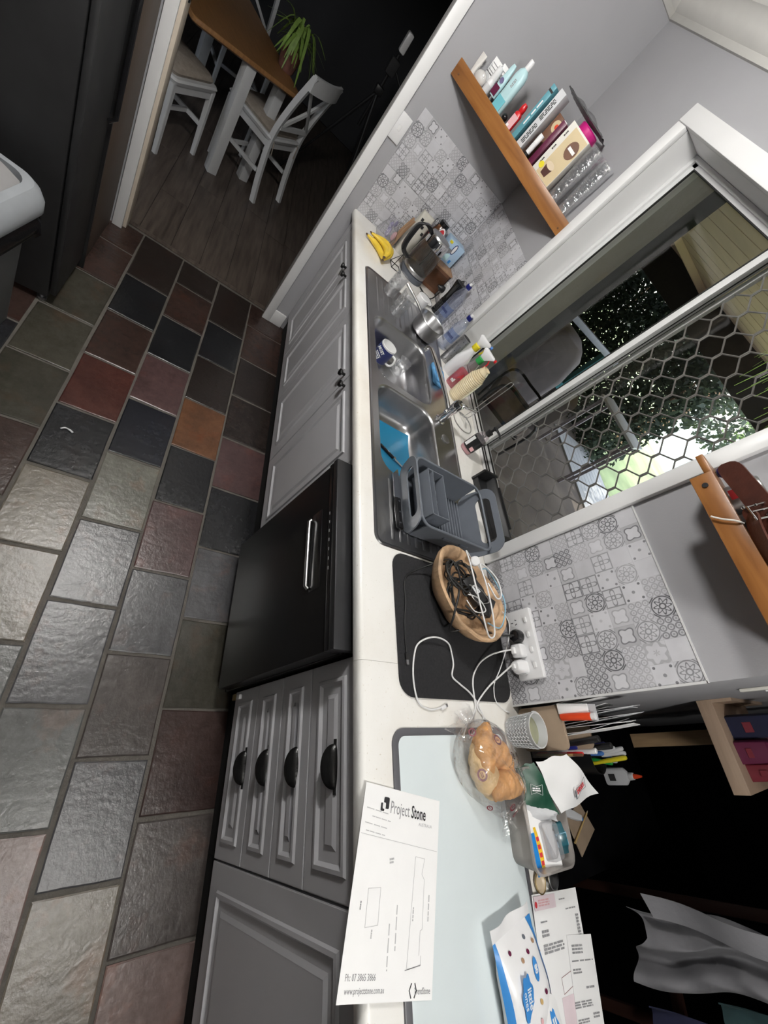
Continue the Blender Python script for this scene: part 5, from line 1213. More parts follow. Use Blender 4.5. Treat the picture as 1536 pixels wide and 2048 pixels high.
cable('white_cable','white charging cable from the square plug to the bread bag',[(.564,.540,.976),(.566,.525,.955),(.575,.495,.93),(.598,.455,.915),(.632,.422,zc),(.662,.408,zc),(.690,.406,zc),(.722,.412,.904),(.748,.395,.904),(.771,.362,.905),(.79,.342,.907),(.806,.338,.9075)],.0026,'cable_white','white charging cables on the worktop')
cable('white_cable','white charging cable from the rounded plug over the mat corner',[(.610,.535,.970),(.632,.520,.94),(.662,.485,.915),(.700,.432,zc),(.722,.418,.905),(.745,.440,.904),(.765,.460,.904),(.782,.475,.904)],.0026,'cable_white','white charging cables on the worktop')
cable('white_cable','thin white cable hanging from the bowl past the wall plugs',[(.455,.50,.998),(.480,.545,.985),(.520,.560,.965),(.560,.557,.945),(.612,.545,.92),(.652,.518,zc),(.680,.506,zc),(.706,.515,.905),(.727,.550,.904),(.735,.575,.904)],.0018,'cable_white','white charging cables on the worktop')
pt = thing('cable_plug','small white plug end lying on the worktop before the cup','plug',(.726,.277,.9006),math.radians(110)); G().box(-.012,.008,-.0045,.0045,0,.007).build('plug_sleeve','white_plastic',pt,bevel=.002); G().box(.008,.016,-.004,.004,.002,.005).build('plug_tip','tin',pt)
# four-gang outlet and plugs
ol = thing('power_outlet','white four-way power outlet on the splashback above the mat','power outlet',(.542,.6095,.995))
G().box(-.108,.108,-.020,0,-.043,.043).build('outlet_box','switch_white',ol,bevel=.004)
for k in range(4):
    x = -.070+.0465*k; G().cbox((x,-.0225,.024),(.016,.006,.010)).build('rocker','white_gloss',ol,bevel=.002)
for dx_,dz_,rt in ((-.007,.004,.5),(.007,.004,-.5),(0,-.010,0)): G().cbox((-.070+dx_,-.0203,-.016+dz_),(.0022,.001,.007),Matrix.Rotation(rt,3,'Y')).build('socket_slot','black',ol)
bp_ = thing('black_plug','round black plug in the second socket of the four-way outlet','plug',(.519,.5893,.984)); G().lathe([(.020,0),(.021,.003),(.021,.022),(.017,.030),(.006,.034)],22).build('plug_body','black_gloss',bp_,rot=(PI/2,0,0)); G().tube([(0,-.028,-.004),(0,-.034,-.012)],.005,n=8).build('cord_grip','black',bp_)
wq = thing('white_plug','square white charger plug in the third socket','plug',(.5655,.5893,.982)); G().box(-.020,.020,-.034,0,-.018,.020).build('plug_body','white_plastic',wq,bevel=.007,seg=3); G().box(-.010,.010,-.046,-.034,-.010,.002).build('cable_socket','white_gloss',wq,bevel=.002)
wr_ = thing('white_plug','rounded white charger plug in the fourth socket','plug',(.613,.5893,.976)); G().loft([[(x,-.0,z) for x,z in rr(.042,.040,.012,4)],[(x,-.030,z) for x,z in rr(.040,.038,.012,4)],[(x,-.048,z) for x,z in rr(.026,.026,.010,4)]]).build('plug_body','white_plastic',wr_,angle=50)
for k in range(3): G().box(-.0212,.0212,-.010-.006*k-.001,-.010-.006*k+.001,-.012,.012).build('grip_line','print_pale',wr_)
G().box(-.007,.007,-.056,-.047,-.006,.004).build('cable_socket','white_gloss',wr_,bevel=.002)

# glass worktop panel with dark rim
gp = thing('glass_worktop_saver','pale blue glass panel with dark grey rim set on the worktop','glass panel',(1.175,.310,.9003))
gw, gd = .800,.444
G().loft([z3(rr(gw,gd,.035,7),0), z3(rr(gw,gd,.035,7),.0045), z3(rr(gw-.004,gd-.004,.033,7),.0055), z3(rr(gw-.032,gd-.032,.022,7),.0055), z3(rr(gw-.032,gd-.032,.022,7),.0008)],True,False).build('panel_rim','rim_grey',gp,angle=40)
G().loft([z3(rr(gw-.0335,gd-.0335,.021,7),.001), z3(rr(gw-.0335,gd-.0335,.021,7),.0050), z3(rr(gw-.036,gd-.036,.020,7),.0056)]).build('glass_sheet','glass_board',gp,angle=40)
# letterhead sheet with the bench sketch
pp = thing('letterhead_sheet','white sheet with a company letterhead and pencil bench sketch','paper',(1.047,.080,.9064),math.radians(76.5))
PW, PH = .222,.302
def lie(v): return .0
G().grid(lambda u,v: ((u-.5)*PW,(v-.5)*PH,.0007+.004*max(0,.18-u)*4*(1-v)*.15),6,6).build('sheet','paper',pp,solid=-.0003)
zt = .0013
def pl(x0,y0,x1,y1,w=.0006,m='print_pale',par=pp,z=zt,name='pencil_line'):
    d_ = Vector((x1-x0,y1-y0,0)); L__ = d_.length; a_ = math.atan2(d_.y,d_.x)
    return G().box(0,L__,-w/2,w/2,0,.0002).build(name,m,par,loc=(x0,y0,z),rot=(0,0,a_),smooth=False)
text('letterhead_lettering','Project',.031,'print_grey',pp,(-.010,.118,zt),scx=.62,align='CENTER',thick=.0001)
text('letterhead_lettering','Stone',.031,'print_black',pp,(.0455,.118,zt),scx=.62,bold=.0005,thick=.0001)
text('letterhead_lettering','AUSTRALIA',.008,'print_pale',pp,(.068,.100,zt),thick=.0001)
G().prism(rr(.015,.020,.003,3,-.050,.124),0,.0002).build('logo_block','print_black',pp,loc=(0,0,zt)); G().prism(rr(.010,.014,.002,3,-.060,.116),0,.0002).build('logo_block','print_black',pp,loc=(0,0,zt)); G().prism(rr(.008,.011,.0025,3,-.0560,.1185),0,.0002).build('logo_gap','print_white',pp,loc=(0,0,zt+.0002))
text('footer_lettering','Ph: 07 3865 3866',.012,'print_grey',pp,(-.066,-.122,zt),scx=.8,thick=.0001); text('footer_lettering','www.projectstone.com.au',.011,'print_grey',pp,(-.054,-.137,zt),scx=.75,thick=.0001)
text('footer_logo','TrendStone',.012,'print_grey',pp,(.084,-.1395,zt),scx=.72,thick=.0001)
for s in (-1,1): 
    G().tube([(.060+s*.004,-.1385+.009,0),(.060+s*.009,-.1385,0),(.060+s*.004,-.1385-.009,0)],.0012,n=5).build('logo_bracket','print_black',pp,loc=(0,0,zt-.0006))
pl(-.108,.068,.108,.060,.0007)
for k in range(4): bars(pp,'print_pale',(-.070+.012*(k==1),.108-.012*k,zt),(0,0,-.06),.062-.010*(k%2),.0022,1,'handwriting')
for a_ in ((.045,.046,.072,.045),(.072,.045,.066,.02),(.066,.02,.074,.012),(.074,.012,.075,-.06),(.045,.046,.040,-.112),(.040,-.113,.075,-.108),(.075,-.06,.070,-.062),(.070,-.062,.070,-.095),(.075,-.095,.075,-.108)): pl(*a_)
pl(.036,-.114,.076,-.107,.0010,'print_grey')
for a_ in ((-.072,-.010,-.042,-.007),(-.072,-.010,-.070,-.062),(-.070,-.062,-.040,-.058),(-.042,-.007,-.040,-.058)): pl(*a_)
bars(pp,'print_pale',(.006,-.060,zt),(0,0,-PI/2+.05),.062,.003,1,'handwriting'); bars(pp,'print_pale',(-.010,-.085,zt),(0,0,-PI/2+.05),.060,.003,1,'handwriting'); bars(pp,'print_pale',(-.020,.034,zt),(0,0,.2),.012,.010,2,'handwriting'); bars(pp,'print_pale',(.090,-.03,zt),(0,0,-PI/2),.04,.004,1,'handwriting'); bars(pp,'print_grey',(-.086,-.034,zt),(0,0,-PI/2),.012,.004,1,'handwriting'); bars(pp,'print_pale',(-.053,-.070,zt),(0,0,-PI/2),.012,.004,1,'handwriting'); bars(pp,'print_pale',(.048,-.04,zt),(0,0,-PI/2),.02,.004,1,'handwriting')

# bread in a clear bag
bg_ = thing('bread_bag','pastries in a clear bag printed with maroon badges','bread bag',(.868,.392,.9060),math.radians(35))
random.seed(9)
def lump(cx,cy,cz,a,b,c,rz,seed,n=20,k=12):
    rnd = random.Random(seed); ph = [rnd.uniform(0,6) for _ in range(5)]; g = G(); lo = []
    for j in range(k+1):
        t = PI*j/k
        row = []
        for i in range(n):
            s = 2*PI*i/n; r = 1+.06*math.sin(3*s+ph[0])+.05*math.sin(5*t+2*s+ph[1])+.05*math.sin(4*t+ph[2])
            x = a*r*max(math.sin(t),.03)*math.cos(s); y = b*r*max(math.sin(t),.03)*math.sin(s); z = -c*math.cos(t)*r
            row.append((x,y,max(z,-c*.6)))
        lo.append(row)
    g.loft(lo); g.xf(Matrix.Translation((cx,cy,cz)) @ Matrix.Rotation(rz,4,'Z')); return g
def croissant(cx,cy,cz,R_,rad,rz,span,mat,segs=7):
    pts=[]; rs=[]; n=segs*6
    for i in range(n+1):
        t=i/n; a_=(t-.5)*span; pts.append((R_*math.sin(a_),R_*(math.cos(a_)-1),0)); k=max(.12,math.sin(PI*t)**.7)
        rs.append(rad*k*(1+.13*abs(math.sin(PI*segs*t))))
    g=G().tube(pts,rs,n=18); g.xf(Matrix.Translation((cx,cy,cz))@Matrix.Rotation(rz,4,'Z')@Matrix.Diagonal((1,1,.86,1))); return g.build('pastry',mat,bg_,angle=80)
croissant(-.002,.040,.034,.105,.038,.15,1.9,'bread'); croissant(.008,-.028,.032,.100,.034,PI+.2,1.9,'bread_pale'); croissant(.048,.004,.056,.085,.030,1.0,1.7,'bread',6); croissant(-.058,-.004,.052,.080,.028,2.4,1.7,'bread',6)
gb = lump(-.004,-.004,.038,.122,.092,.060,.1,7,30,16)
for s in (-1,1):
    gb.grid(lambda u,v: (s*(.095+.055*v)+.004*math.sin(9*u), (u-.5)*(.07+.06*v), .018+.012*math.sin(14*u+3*v)*(.4+v)),14,4)
gb.build('bag_film','cello',bg_,angle=80)
def on_bag(th,ph,k=1.04):
    return (-.004+.118*k*math.sin(th)*math.cos(ph), -.004+.086*k*math.sin(th)*math.sin(ph), .034+.054*k*math.cos(th)), Vector((math.sin(th)*math.cos(ph)/.118, math.sin(th)*math.sin(ph)/.086, math.cos(th)/.054)).to_track_quat('Z','Y').to_euler()
for th,ph,r in ((.55,2.6,.014),(1.0,2.2,.010),(.95,-1.9,.014),(1.15,-2.9,.011),(.85,-.5,.010),(1.15,-.25,.011),(.9,.9,.013),(1.2,1.3,.010),(1.3,-1.2,.008)):
    l_, r_ = on_bag(th,ph); disc(bg_,'printed_badge','print_maroon',r,r*.9,l_,r_,.0006,18,ring=r*.34); bars(bg_,'print_maroon',l_,r_,r*.9,r*.5,2)
# white woven cup with candle
cu = thing('candle_cup','white woven-textured cup holding an olive candle','cup',(.787,.577,.9006),math.radians(30))
G().lathe([(.036,0),(.038,.003),(.045,.084),(.0465,.086),(.0465,.089),(.0435,.089),(.0428,.080),(.0405,.056),(.003,.055)],40).build('cup_body','cup_paper',cu,angle=40)
for k in range(7):   # zig-zag bands of the weave
    z0 = .012+k*.0105; r0 = .0375+.0085*z0/.084
    G().tube([((r0+.0012)*math.cos(2*PI*i/56),(r0+.0012)*math.sin(2*PI*i/56),z0+(.003 if i%2 else -.003)) for i in range(56)],.0016,n=4,closed=True).build('woven_band','cup_paper',cu)
G().lathe([(.0395,.0552),(.0395,.064),(.030,.0645),(.027,.067),(.003,.0675)],30).build('candle','candle_wax',cu,angle=50)
G().tube([(.044*math.cos(a),.044*math.sin(a)+.010,.081) for a in [math.radians(15+i*15) for i in range(11)]],.0022,n=7).build('wire_rim','white_plastic',cu)
# letter holder and mail
lh = thing('letter_holder','brown wooden letter holder at the end of the splashback','letter holder',(.782,.632,.9006))
g = G(); g.prism_y(rr(.116,.140,.014,4,0,.072),-.006,.006); g.build('front_board','kraft',lh,bevel=.001); g = G(); g.prism_y(rr(.116,.180,.014,4,0,.092),.060,.070); g.build('back_board','kraft',lh,bevel=.001); G().box(-.056,.056,.006,.060,0,.006).build('base_board','kraft',lh)
random.seed(4)
for k in range(11):
    x = .741+.0075*k; h = random.uniform(.25,.345); t = thing('envelope',['white envelope nearest the wall in the letter holder','thin white letter second from the wall','folded grey letter in the letter holder','long pale envelope in the letter holder','creased white letter sticking up','grey window envelope in the fan','pale letter in the middle of the fan','white letter bent at the tip','grey letter near the pens','thin white letter beside the pens','outermost white letter of the fan'][k],'letter',(x,.666,.9072),0,'letters in the holder',rot=(random.uniform(-.14,-.02),-.05+.012*k,PI/2+random.uniform(-.12,.12)))
    m_ = ['paper','paper','paper_grey','paper_grey','paper','paper_grey','paper_grey','paper','paper_grey','paper','paper_grey'][k]
    G().grid(lambda u,v: ((u-.5)*.046,.004*math.sin(3*v+k),v*h),2,6).build('envelope_sheet',m_,t,solid=.0012)
    if k in (3,5,8): G().box(-.03,.03,-.0012,-.0006,h*.7,h*.7+.03).build('address_window','print_grey',t)
og = thing('orange_marker','orange marker pen lying across the letters','marker',(.757,.628,1.042),0,rot=(0,.06,0)); G().lathe([(.009,0),(.010,.004),(.010,.085),(.009,.088)],14).build('marker_body','orange_plastic',og); G().lathe([(.0085,.088),(.0085,.098)],12).build('marker_end','white_plastic',og)
wc = thing('white_card','folded white card propped against the wall end','card',(.735,.622,1.04),0,rot=(-.1,.12,.2)); G().box(-.014,.014,-.003,.003,0,.085).build('card_fold','paper',wc,bevel=.001); G().box(-.012,.030,.003,.005,.010,.105).build('card_back','paper_grey',wc)
# clear pen box
pb = thing('pen_box','clear plastic pen box beside the letter holder','pen box',(.842,.690,.9006))
g = G()
for q in ((-.016,.016,-.03,.03,0,.003),(-.016,-.0145,-.03,.03,0,.115),(.0145,.016,-.03,.03,0,.115),(-.016,.016,-.03,-.0285,0,.115),(-.016,.016,.0285,.03,0,.115)): g.box(*q)
g.build('box_shell','clear_tub',pb)
def pen(label,loc,rot,L__,r,m1,m2,cat='pen',grp='pens in the clear box'):
    t = thing('pen',label,cat,loc,0,grp,rot=rot); G().lathe([(r*.4,0),(r,.012),(r,L__-.03)],10).build('pen_barrel',m1,t); G().lathe([(r*1.08,L__-.03),(r*1.08,L__-.002),(r*.8,L__)],10).build('pen_cap',m2,t); return t
pen('blue ballpoint pen in the clear box',(.838,.672,.906),(.10,-.02,0),.145,.0045,'blue_plastic','navy_plastic'); pen('red pen in the clear box',(.846,.684,.906),(.06,.03,0),.150,.0045,'red_plastic','red_plastic'); pen('white glue stick in the clear box',(.842,.700,.906),(-.05,.02,0),.175,.0075,'white_plastic','white_plastic'); pen('thick black marker in the clear box',(.836,.690,.906),(-.02,-.10,0),.20,.0085,'black','black'); pen('second thick black marker in the clear box',(.847,.709,.906),(-.08,-.06,0),.215,.008,'black','charcoal_plastic'); pen('brown pencil in the clear box',(.850,.673,.906),(.12,.02,0),.16,.0035,'pencil_yellow','food_brown')
# clear tub with a paper bag and a toy packet
tu = thing('plastic_tub','frosted plastic tub holding a toy packet and a doughnut bag','tub',(.985,.553,.9006),math.radians(-2))
G().loft([z3(rr(.192,.150,.025,5),0), z3(rr(.196,.154,.026,5),.003), z3(rr(.212,.178,.028,5),.068), z3(rr(.222,.190,.030,5),.072), z3(rr(.222,.190,.030,5),.077), z3(rr(.212,.178,.026,5),.077), z3(rr(.190,.148,.024,5),.005)],True,True).build('tub_shell','frosted_tub',tu,angle=40)
hc = thing('toy_packet','toy car packet with blue card and yellow flame band, in the tub','toy packet',(1.025,.532,.9500),0,rot=(.22,0,.10))
G().box(-.070,.075,-.030,.060,0,.0016).build('backing_card','paper',hc); G().box(-.010,.075,-.0305,-.012,.0016,.0024).build('blue_strip','hotblue',hc); G().loft([[(x,-.012,.0018),(x,.004-.010*abs(x-.03)/.06,.0018),(x,.004-.010*abs(x-.03)/.06,.0026),(x,-.012,.0026)] for x in (-.02,0,.02,.04,.06,.075)]).build('flame_band','hotyellow',hc)
for k in range(4): G().box(.0+.016*k,.009+.016*k,-.010,-.001,.0026,.0031).build('flame_letter','print_red',hc)
G().loft([z3(rr(.080,.046,.008,3,.015,.032),.0016), z3(rr(.076,.042,.008,3,.015,.032),.024)]).build('blister','clear_tub',hc,angle=40); G().prism([(-.06,.052),(-.03,.058),(-.035,.02),(-.055,.01)],.0016,.0022).build('grey_print','print_grey',hc)
tc_ = thing('toy_car','small dark teal toy car on its side in the tub','toy car',(1.035,.612,.962),0,rot=(.7,.15,.35))
cb_ = G().loft([[(x,-.014,0),(x,.014,0),(x,.013,h),(x,-.013,h)] for x,h in ((-.036,.010),(-.026,.013),(-.014,.022),(.010,.023),(.024,.014),(.036,.011))]).build('car_body','car_teal',tc_,bevel=.002)
for x in (-.012,.006): G().box(x-.006,x+.006,-.0145,.0145,.014,.020).build('car_window','cable_blue',tc_)
for x in (-.024,.022):
    for s in (-1,1): G().lathe([(.007,0),(.007,.004)],14).build('car_wheel','black',tc_,loc=(x,s*.013,.004),rot=(PI/2,0,0))
kb = thing('paper_bag','green and white doughnut paper bag leaning out of the tub','paper bag',(.925,.545,.920),0)
KO = Vector((.925,.545,.920))
def patch(P, bulge):
    P = [Vector(p)-KO for p in P]
    def fn(u,v):
        p = P[0].lerp(P[1],u).lerp(P[3].lerp(P[2],u),v); p = p + Vector((0,-.2,1)).normalized()*bulge*math.sin(PI*max(0,min(1,u)))*math.sin(PI*max(0,min(1,v))); return (p.x+.003*math.sin(9*v+4*u),p.y,p.z+.003*math.sin(8*u+5*v))
    return fn
flap = patch([(.862,.522,.994),(.985,.600,.988),(.950,.765,1.025),(.848,.615,1.040)],.016)
gfn = patch([(.874,.486,.950),(.958,.500,.948),(.984,.598,.986),(.862,.520,.992)],.012)
G().grid(flap,10,10).build('white_flap','paper',kb,solid=.0008)
G().grid(gfn,10,8).build('green_front','green_pack',kb,solid=.0010)
G().grid(patch([(.952,.500,.945),(.990,.520,.945),(1.000,.600,.975),(.975,.590,.986)],.010),6,5).build('white_fold','paper_grey',kb,solid=.001)
def flat_on(fn,u,v):
    p = Vector(fn(u,v)); du = (Vector(fn(u+.02,v))-p).normalized(); dv = (Vector(fn(u,v+.02))-p).normalized(); n_ = du.cross(dv).normalized()
    if n_.z < 0: n_ = -n_
    X = (dv-du*.3).normalized(); X = (X-n_*X.dot(n_)).normalized(); Y = n_.cross(X); return p+n_*.0022, Matrix((X,Y,n_)).transposed().to_euler()
bt_ = [(-.024,.016),(-.024,-.016),(0,-.009),(.024,-.016),(.024,.016),(0,.009)]
l_, r_ = flat_on(flap,.66,.62)
G().tube([(x,y,0) for x,y in bt_],.0007,n=5,closed=True).build('emblem_outline','print_grey',kb,loc=l_,rot=r_); bars(kb,'print_red',l_,r_,.040,.017,2,'emblem_lettering')
G().box(-.030,-.026,-.014,.014,0,.0004).build('emblem_bar','rack_grey',kb,loc=l_,rot=r_)
l_, r_ = flat_on(gfn,.55,.45); G().tube([(x*.62,y*.75,0) for x,y in bt_],.0006,n=5,closed=True).build('emblem_outline','print_white',kb,loc=l_,rot=r_); bars(kb,'print_white',l_,r_,.022,.010,2,'emblem_lettering')
# shallow dish behind the glass panel
ds = thing('cream_dish','small cream dish with a brass edge between the tub and the pink bill','dish',(1.127,.568,.9006)); G().lathe([(.012,0),(.018,.002),(.022,.008),(.021,.009),(.015,.004),(.003,.003)],24).build('dish_body','cream_dish',ds); G().tube([(.0215*math.cos(2*PI*i/30),.0215*math.sin(2*PI*i/30),.0085) for i in range(30)],.0016,n=6,closed=True).build('brass_edge','brass',ds)
ml = thing('metal_lid','small dull metal lid behind the cream dish','lid',(1.126,.623,.9006)); G().lathe([(.024,0),(.025,.002),(.024,.014),(.021,.016),(.003,.0165)],24).build('lid_body','tin',ml)
# letters by the wipes
l1 = thing('utility_bill','pink and white printed bill lying beside the wipes','bill',(1.300,.610,.9075),math.radians(84))
G().grid(lambda u,v: ((u-.5)*.212,(v-.5)*.297,.0004+.002*math.sin(PI*u)),6,6).build('sheet','paper',l1,solid=-.0003)
zt2=.0030
def blk(par,x,y,w,h,m,z=zt2,name='printed_block'): return G().box(x-w/2,x+w/2,y-h/2,y+h/2,0,.0003).build(name,m,par,loc=(0,0,z),smooth=False)
blk(l1,-.055,.132,.095,.026,'print_pinkpale'); disc(l1,'bill_emblem','print_red',.005,.006,(-.096,.130,zt2+.0003)); bars(l1,'print_pink',(-.060,.132,zt2+.0004),(0,0,0),.05,.014,3); bars(l1,'print_grey',(.025,.132,zt2),(0,0,0),.03,.004,1); bars(l1,'print_grey',(.06,.112,zt2),(0,0,0),.05,.004,1)
for x,y,w,h,n in ((-.07,.098,.03,.004,1),(-.07,.078,.03,.014,2),(-.04,.052,.09,.018,3),(.085,.075,.014,.05,8)): bars(l1,'print_grey',(x,y,zt2),(0,0,0),w,h,n)
blk(l1,.01,-.055,.10,.05,'print_pinkpale'); pl(-.03,.0,.02,.006,.0008,'print_maroon',l1,zt2,'bill_box_line'); pl(-.03,.0,-.028,-.026,.0008,'print_maroon',l1,zt2,'bill_box_line'); pl(-.028,-.026,.02,-.018,.0008,'print_maroon',l1,zt2,'bill_box_line'); blk(l1,-.1045,.03,.003,.05,'print_maroon')
l2 = thing('statement_letter','narrow white statement letter overlapping the pink bill','letter',(1.375,.668,.9112),math.radians(79))
G().grid(lambda u,v: ((u-.5)*.118,(v-.5)*.26,.0004),2,2).build('sheet','paper',l2,solid=-.0003)
for x,y,w,h,n in ((-.018,.105,.05,.018,3),(.0,.085,.10,.004,1),(-.03,.068,.04,.010,2),(.02,.040,.04,.006,1),(-.02,.015,.08,.012,3),(-.03,-.01,.05,.008,2),(.03,-.005,.03,.010,2),(.035,-.05,.04,.010,2)): bars(l2,'print_grey',(x,y,.0012),(0,0,0),w,h,n)
blk(l2,-.040,-.085,.022,.11,'paper_grey',.0010)
# wet wipes
wi = thing('wipes_packet','white and blue baby wipes packet near the frame edge','wipes packet',(1.290,.405,.9062),math.radians(8))
Lw, Ww, Hw = .245,.148,.055
def pillow(u,v,top=True):
    x=(u-.5)*Lw; y=(v-.5)*Ww; e=(1-abs(2*u-1)**3)*(1-abs(2*v-1)**6)
    return (x, y, Hw/2+(Hw/2*e if top else -Hw/2*e)+.002*math.sin(20*u+7*v)*e)
g = G(); g.grid(lambda u,v: pillow(u,v,True),20,14); g.grid(lambda u,v: pillow(u,v,False),20,14); g.build('packet_film','white_plastic',wi,angle=70)
g = G(); g.grid(lambda u,v: (pillow(u,.86+.14*v)[0],pillow(u,.86+.14*v)[1]+.0008,pillow(u,.86+.14*v)[2]+.0010),20,3); g.build('blue_side_band','print_blue',wi,angle=70)
g = G(); g.grid(lambda u,v: (pillow(u,.06*v)[0],pillow(u,.06*v)[1]-.0008,pillow(u,.06*v)[2]+.0008),20,2); g.build('blue_front_band','print_blue',wi,angle=70)
for s in (-1,): G().grid(lambda u,v: (-Lw/2-.022*u, (v-.5)*Ww, Hw/2+.006*math.sin(9*v)*u),3,12).build('end_seal','white_plastic',wi,solid=.0006)
def cloud(par,name,mat,loc,rot,sx,sy):
    n=36; g=G().prism([((1+.10*math.cos(7*2*PI*i/n))*sx*math.cos(2*PI*i/n),(1+.10*math.cos(7*2*PI*i/n))*sy*math.sin(2*PI*i/n)) for i in range(n)],0,.0006); return g.build(name,mat,par,loc=loc,rot=rot)
ztop = Hw+.0002
def wz(x,y): return pillow(x/Lw+.5,y/Ww+.5)[2]+.0014
def wn_(x,y):
    e_=.004; n_=Vector((-(wz(x+e_,y)-wz(x-e_,y))/(2*e_),-(wz(x,y+e_)-wz(x,y-e_))/(2*e_),1)); return (-math.atan(n_.y),math.atan(n_.x),0)
def wl(x,y,dz=0): return (x,y,wz(x,y)+dz)
cloud(wi,'logo_cloud','print_blue',wl(-.030,-.028),wn_(-.030,-.028),.036,.021); text('logo_lettering','little',.021,'print_white',wi,wl(-.030,-.022,.0008),wn_(-.030,-.022),scx=.85,shear=.2,bold=.0003); text('logo_lettering','ones',.017,'print_white',wi,wl(-.032,-.037,.0008),wn_(-.032,-.037),scx=.85,shear=.2)
disc(wi,'count_oval','print_blue',.019,.0090,wl(-.056,.020),wn_(-.056,.020),.0006); text('count_lettering','80',.014,'print_white',wi,wl(-.056,.020,.0008),wn_(-.056,.020),bold=.0006)
text('logo_lettering','FRAGRANCE',.014,'print_blue',wi,wl(.052,-.010,.0004),wn_(.052,-.010)); text('logo_lettering','FREE',.014,'print_blue',wi,wl(.026,-.025,.0004),wn_(.026,-.025))
G().prism(rr(.110,.048,.022,6,0,0),0,.004).build('lid_flap','white_gloss',wi,loc=wl(.045,.036,-.001),rot=wn_(.045,.030),bevel=.0015); cloud(wi,'logo_cloud','print_blue',wl(.045,.036,.0036),wn_(.045,.030),.034,.012); bars(wi,'print_white',wl(.045,.036,.0044),wn_(.045,.030),.045,.013,2)
for x,y,m in ((-.085,.012,'plum'),(-.100,-.040,'plum'),(-.080,-.012,'wood_box'),(-.092,.040,'wood_box'),(.010,-.004,'print_pink'),(-.012,.010,'pencil_yellow'),(.085,.000,'leaf'),(-.018,.032,'plum'),(-.104,.020,'rack_grey')):
    disc(wi,'printed_dot',m,.0042,.0042,wl(x,y),wn_(x,y),.0005,12)
# white scrap on the slate
sc_ = thing('white_offcut','small curved white plastic offcut lying on the slate floor','offcut',(-.330,-.770,.001)); G().tube(spline([(.004,-.020,.004),(-.006,-.008,.005),(-.003,.008,.005),(.004,.020,.004)],4),[.003]*8+[.004]*5,n=6).build('offcut_piece','white_plastic',sc_)

# ================================================================ DARK ROOM BEYOND THE WORKTOP
dk = thing('black_desk','black desk in the dark room beyond the worktop','desk',(.975,1.25,0)); G().box(-.23,.23,-.45,.45,.755,.80).build('desk_top','unlit_black',dk,bevel=.003)
for x in (-.19,.19):
    for y in (-.40,.40): G().box(x-.03,x+.03,y-.03,y+.03,0,.755).build('desk_leg','black_soft',dk)
gl = thing('glue_bottle','white glue bottle with red nozzle on the black desk','glue bottle',(.945,1.33,.8006),math.radians(10)); G().loft([z3(rr(.056,.030,.010,4),0), z3(rr(.060,.032,.011,4),.004), z3(rr(.058,.030,.011,4),.075), z3(rr(.026,.022,.010,4),.090)]).build('bottle_body','paper_grey',gl,angle=50); G().lathe([(.013,.090),(.014,.092),(.012,.108)],14).build('cap_ring','white_plastic',gl); G().lathe([(.009,.108),(.008,.118),(.003,.138)],12).build('nozzle','orange_plastic',gl); G().box(-.012,.012,-.0168,-.0155,.018,.042).build('label_square','print_black',gl)
mc = thing('marker_pot','black pot crammed with coloured markers on the desk','pen pot',(.868,1.05,.8006)); G().lathe([(.045,0),(.05,.003),(.055,.12),(.052,.12),(.047,.01)],22,cap1=False).build('pot_body','black',mc)
random.seed(8)
for k in range(12):
    a = random.uniform(0,6.28); r_=random.uniform(.005,.035); c_ = ['black','black','blue_plastic','black','green_plastic','paper_grey','black','yellow_plastic','navy_plastic','black','blue_plastic','paper_grey'][k]
    t = thing('marker',['black marker pen','slim black marker pen','blue marker pen','thick black marker pen','green marker pen','grey marker pen','tilted black marker pen','yellow marker pen','navy marker pen','short black marker pen','light blue marker pen','pale grey marker pen'][k]+' in the black desk pot','marker',(.868+r_*math.cos(a),1.05+r_*math.sin(a),.812),0,'markers in the desk pot',rot=(random.uniform(-.2,.2),random.uniform(-.2,.2),0)); hh=random.uniform(.14,.20); G().lathe([(.006,0),(.0065,hh*.6)],10).build('marker_body',c_,t); G().lathe([(.0072,hh*.6),(.0072,hh),(.005,hh+.004)],10).build('marker_cap',c_ if k%3 else 'paper_grey',t)
cbk = thing('cardboard_piece','flat brown cardboard scrap with a pencil on the black desk','cardboard',(1.075,1.02,.8006),math.radians(20)); G().prism([(-.06,-.06),(.06,-.05),(.05,.09),(-.05,.06)],0,.003).build('cardboard_sheet','kraft',cbk); 
pcl = thing('pencil','yellow pencil lying on the cardboard scrap','pencil',(1.07,1.03,.8075),math.radians(118)); G().tube([(-.08,0,0),(.06,0,0)],.0035,n=6).build('pencil_barrel','pencil_yellow',pcl); G().tube([(.06,0,0),(.075,0,0)],[.0035,.0006],n=6).build('pencil_point','cream_dish',pcl)
ptp = thing('paint_tube','crumpled white and blue tube on the cardboard scrap','tube',(1.035,.985,.8045),math.radians(70)); G().loft([[(x,y,z) for y,z in ((-w,0),(w,0),(w*.8,h),(-w*.8,h))] for x,w,h in ((-.04,.016,.003),(0,.014,.012),(.035,.010,.018))]).build('tube_body','paper_grey',ptp,bevel=.002); G().tube([(.035,0,.009),(.048,0,.009)],.006,n=10).build('tube_cap','print_blue',ptp)
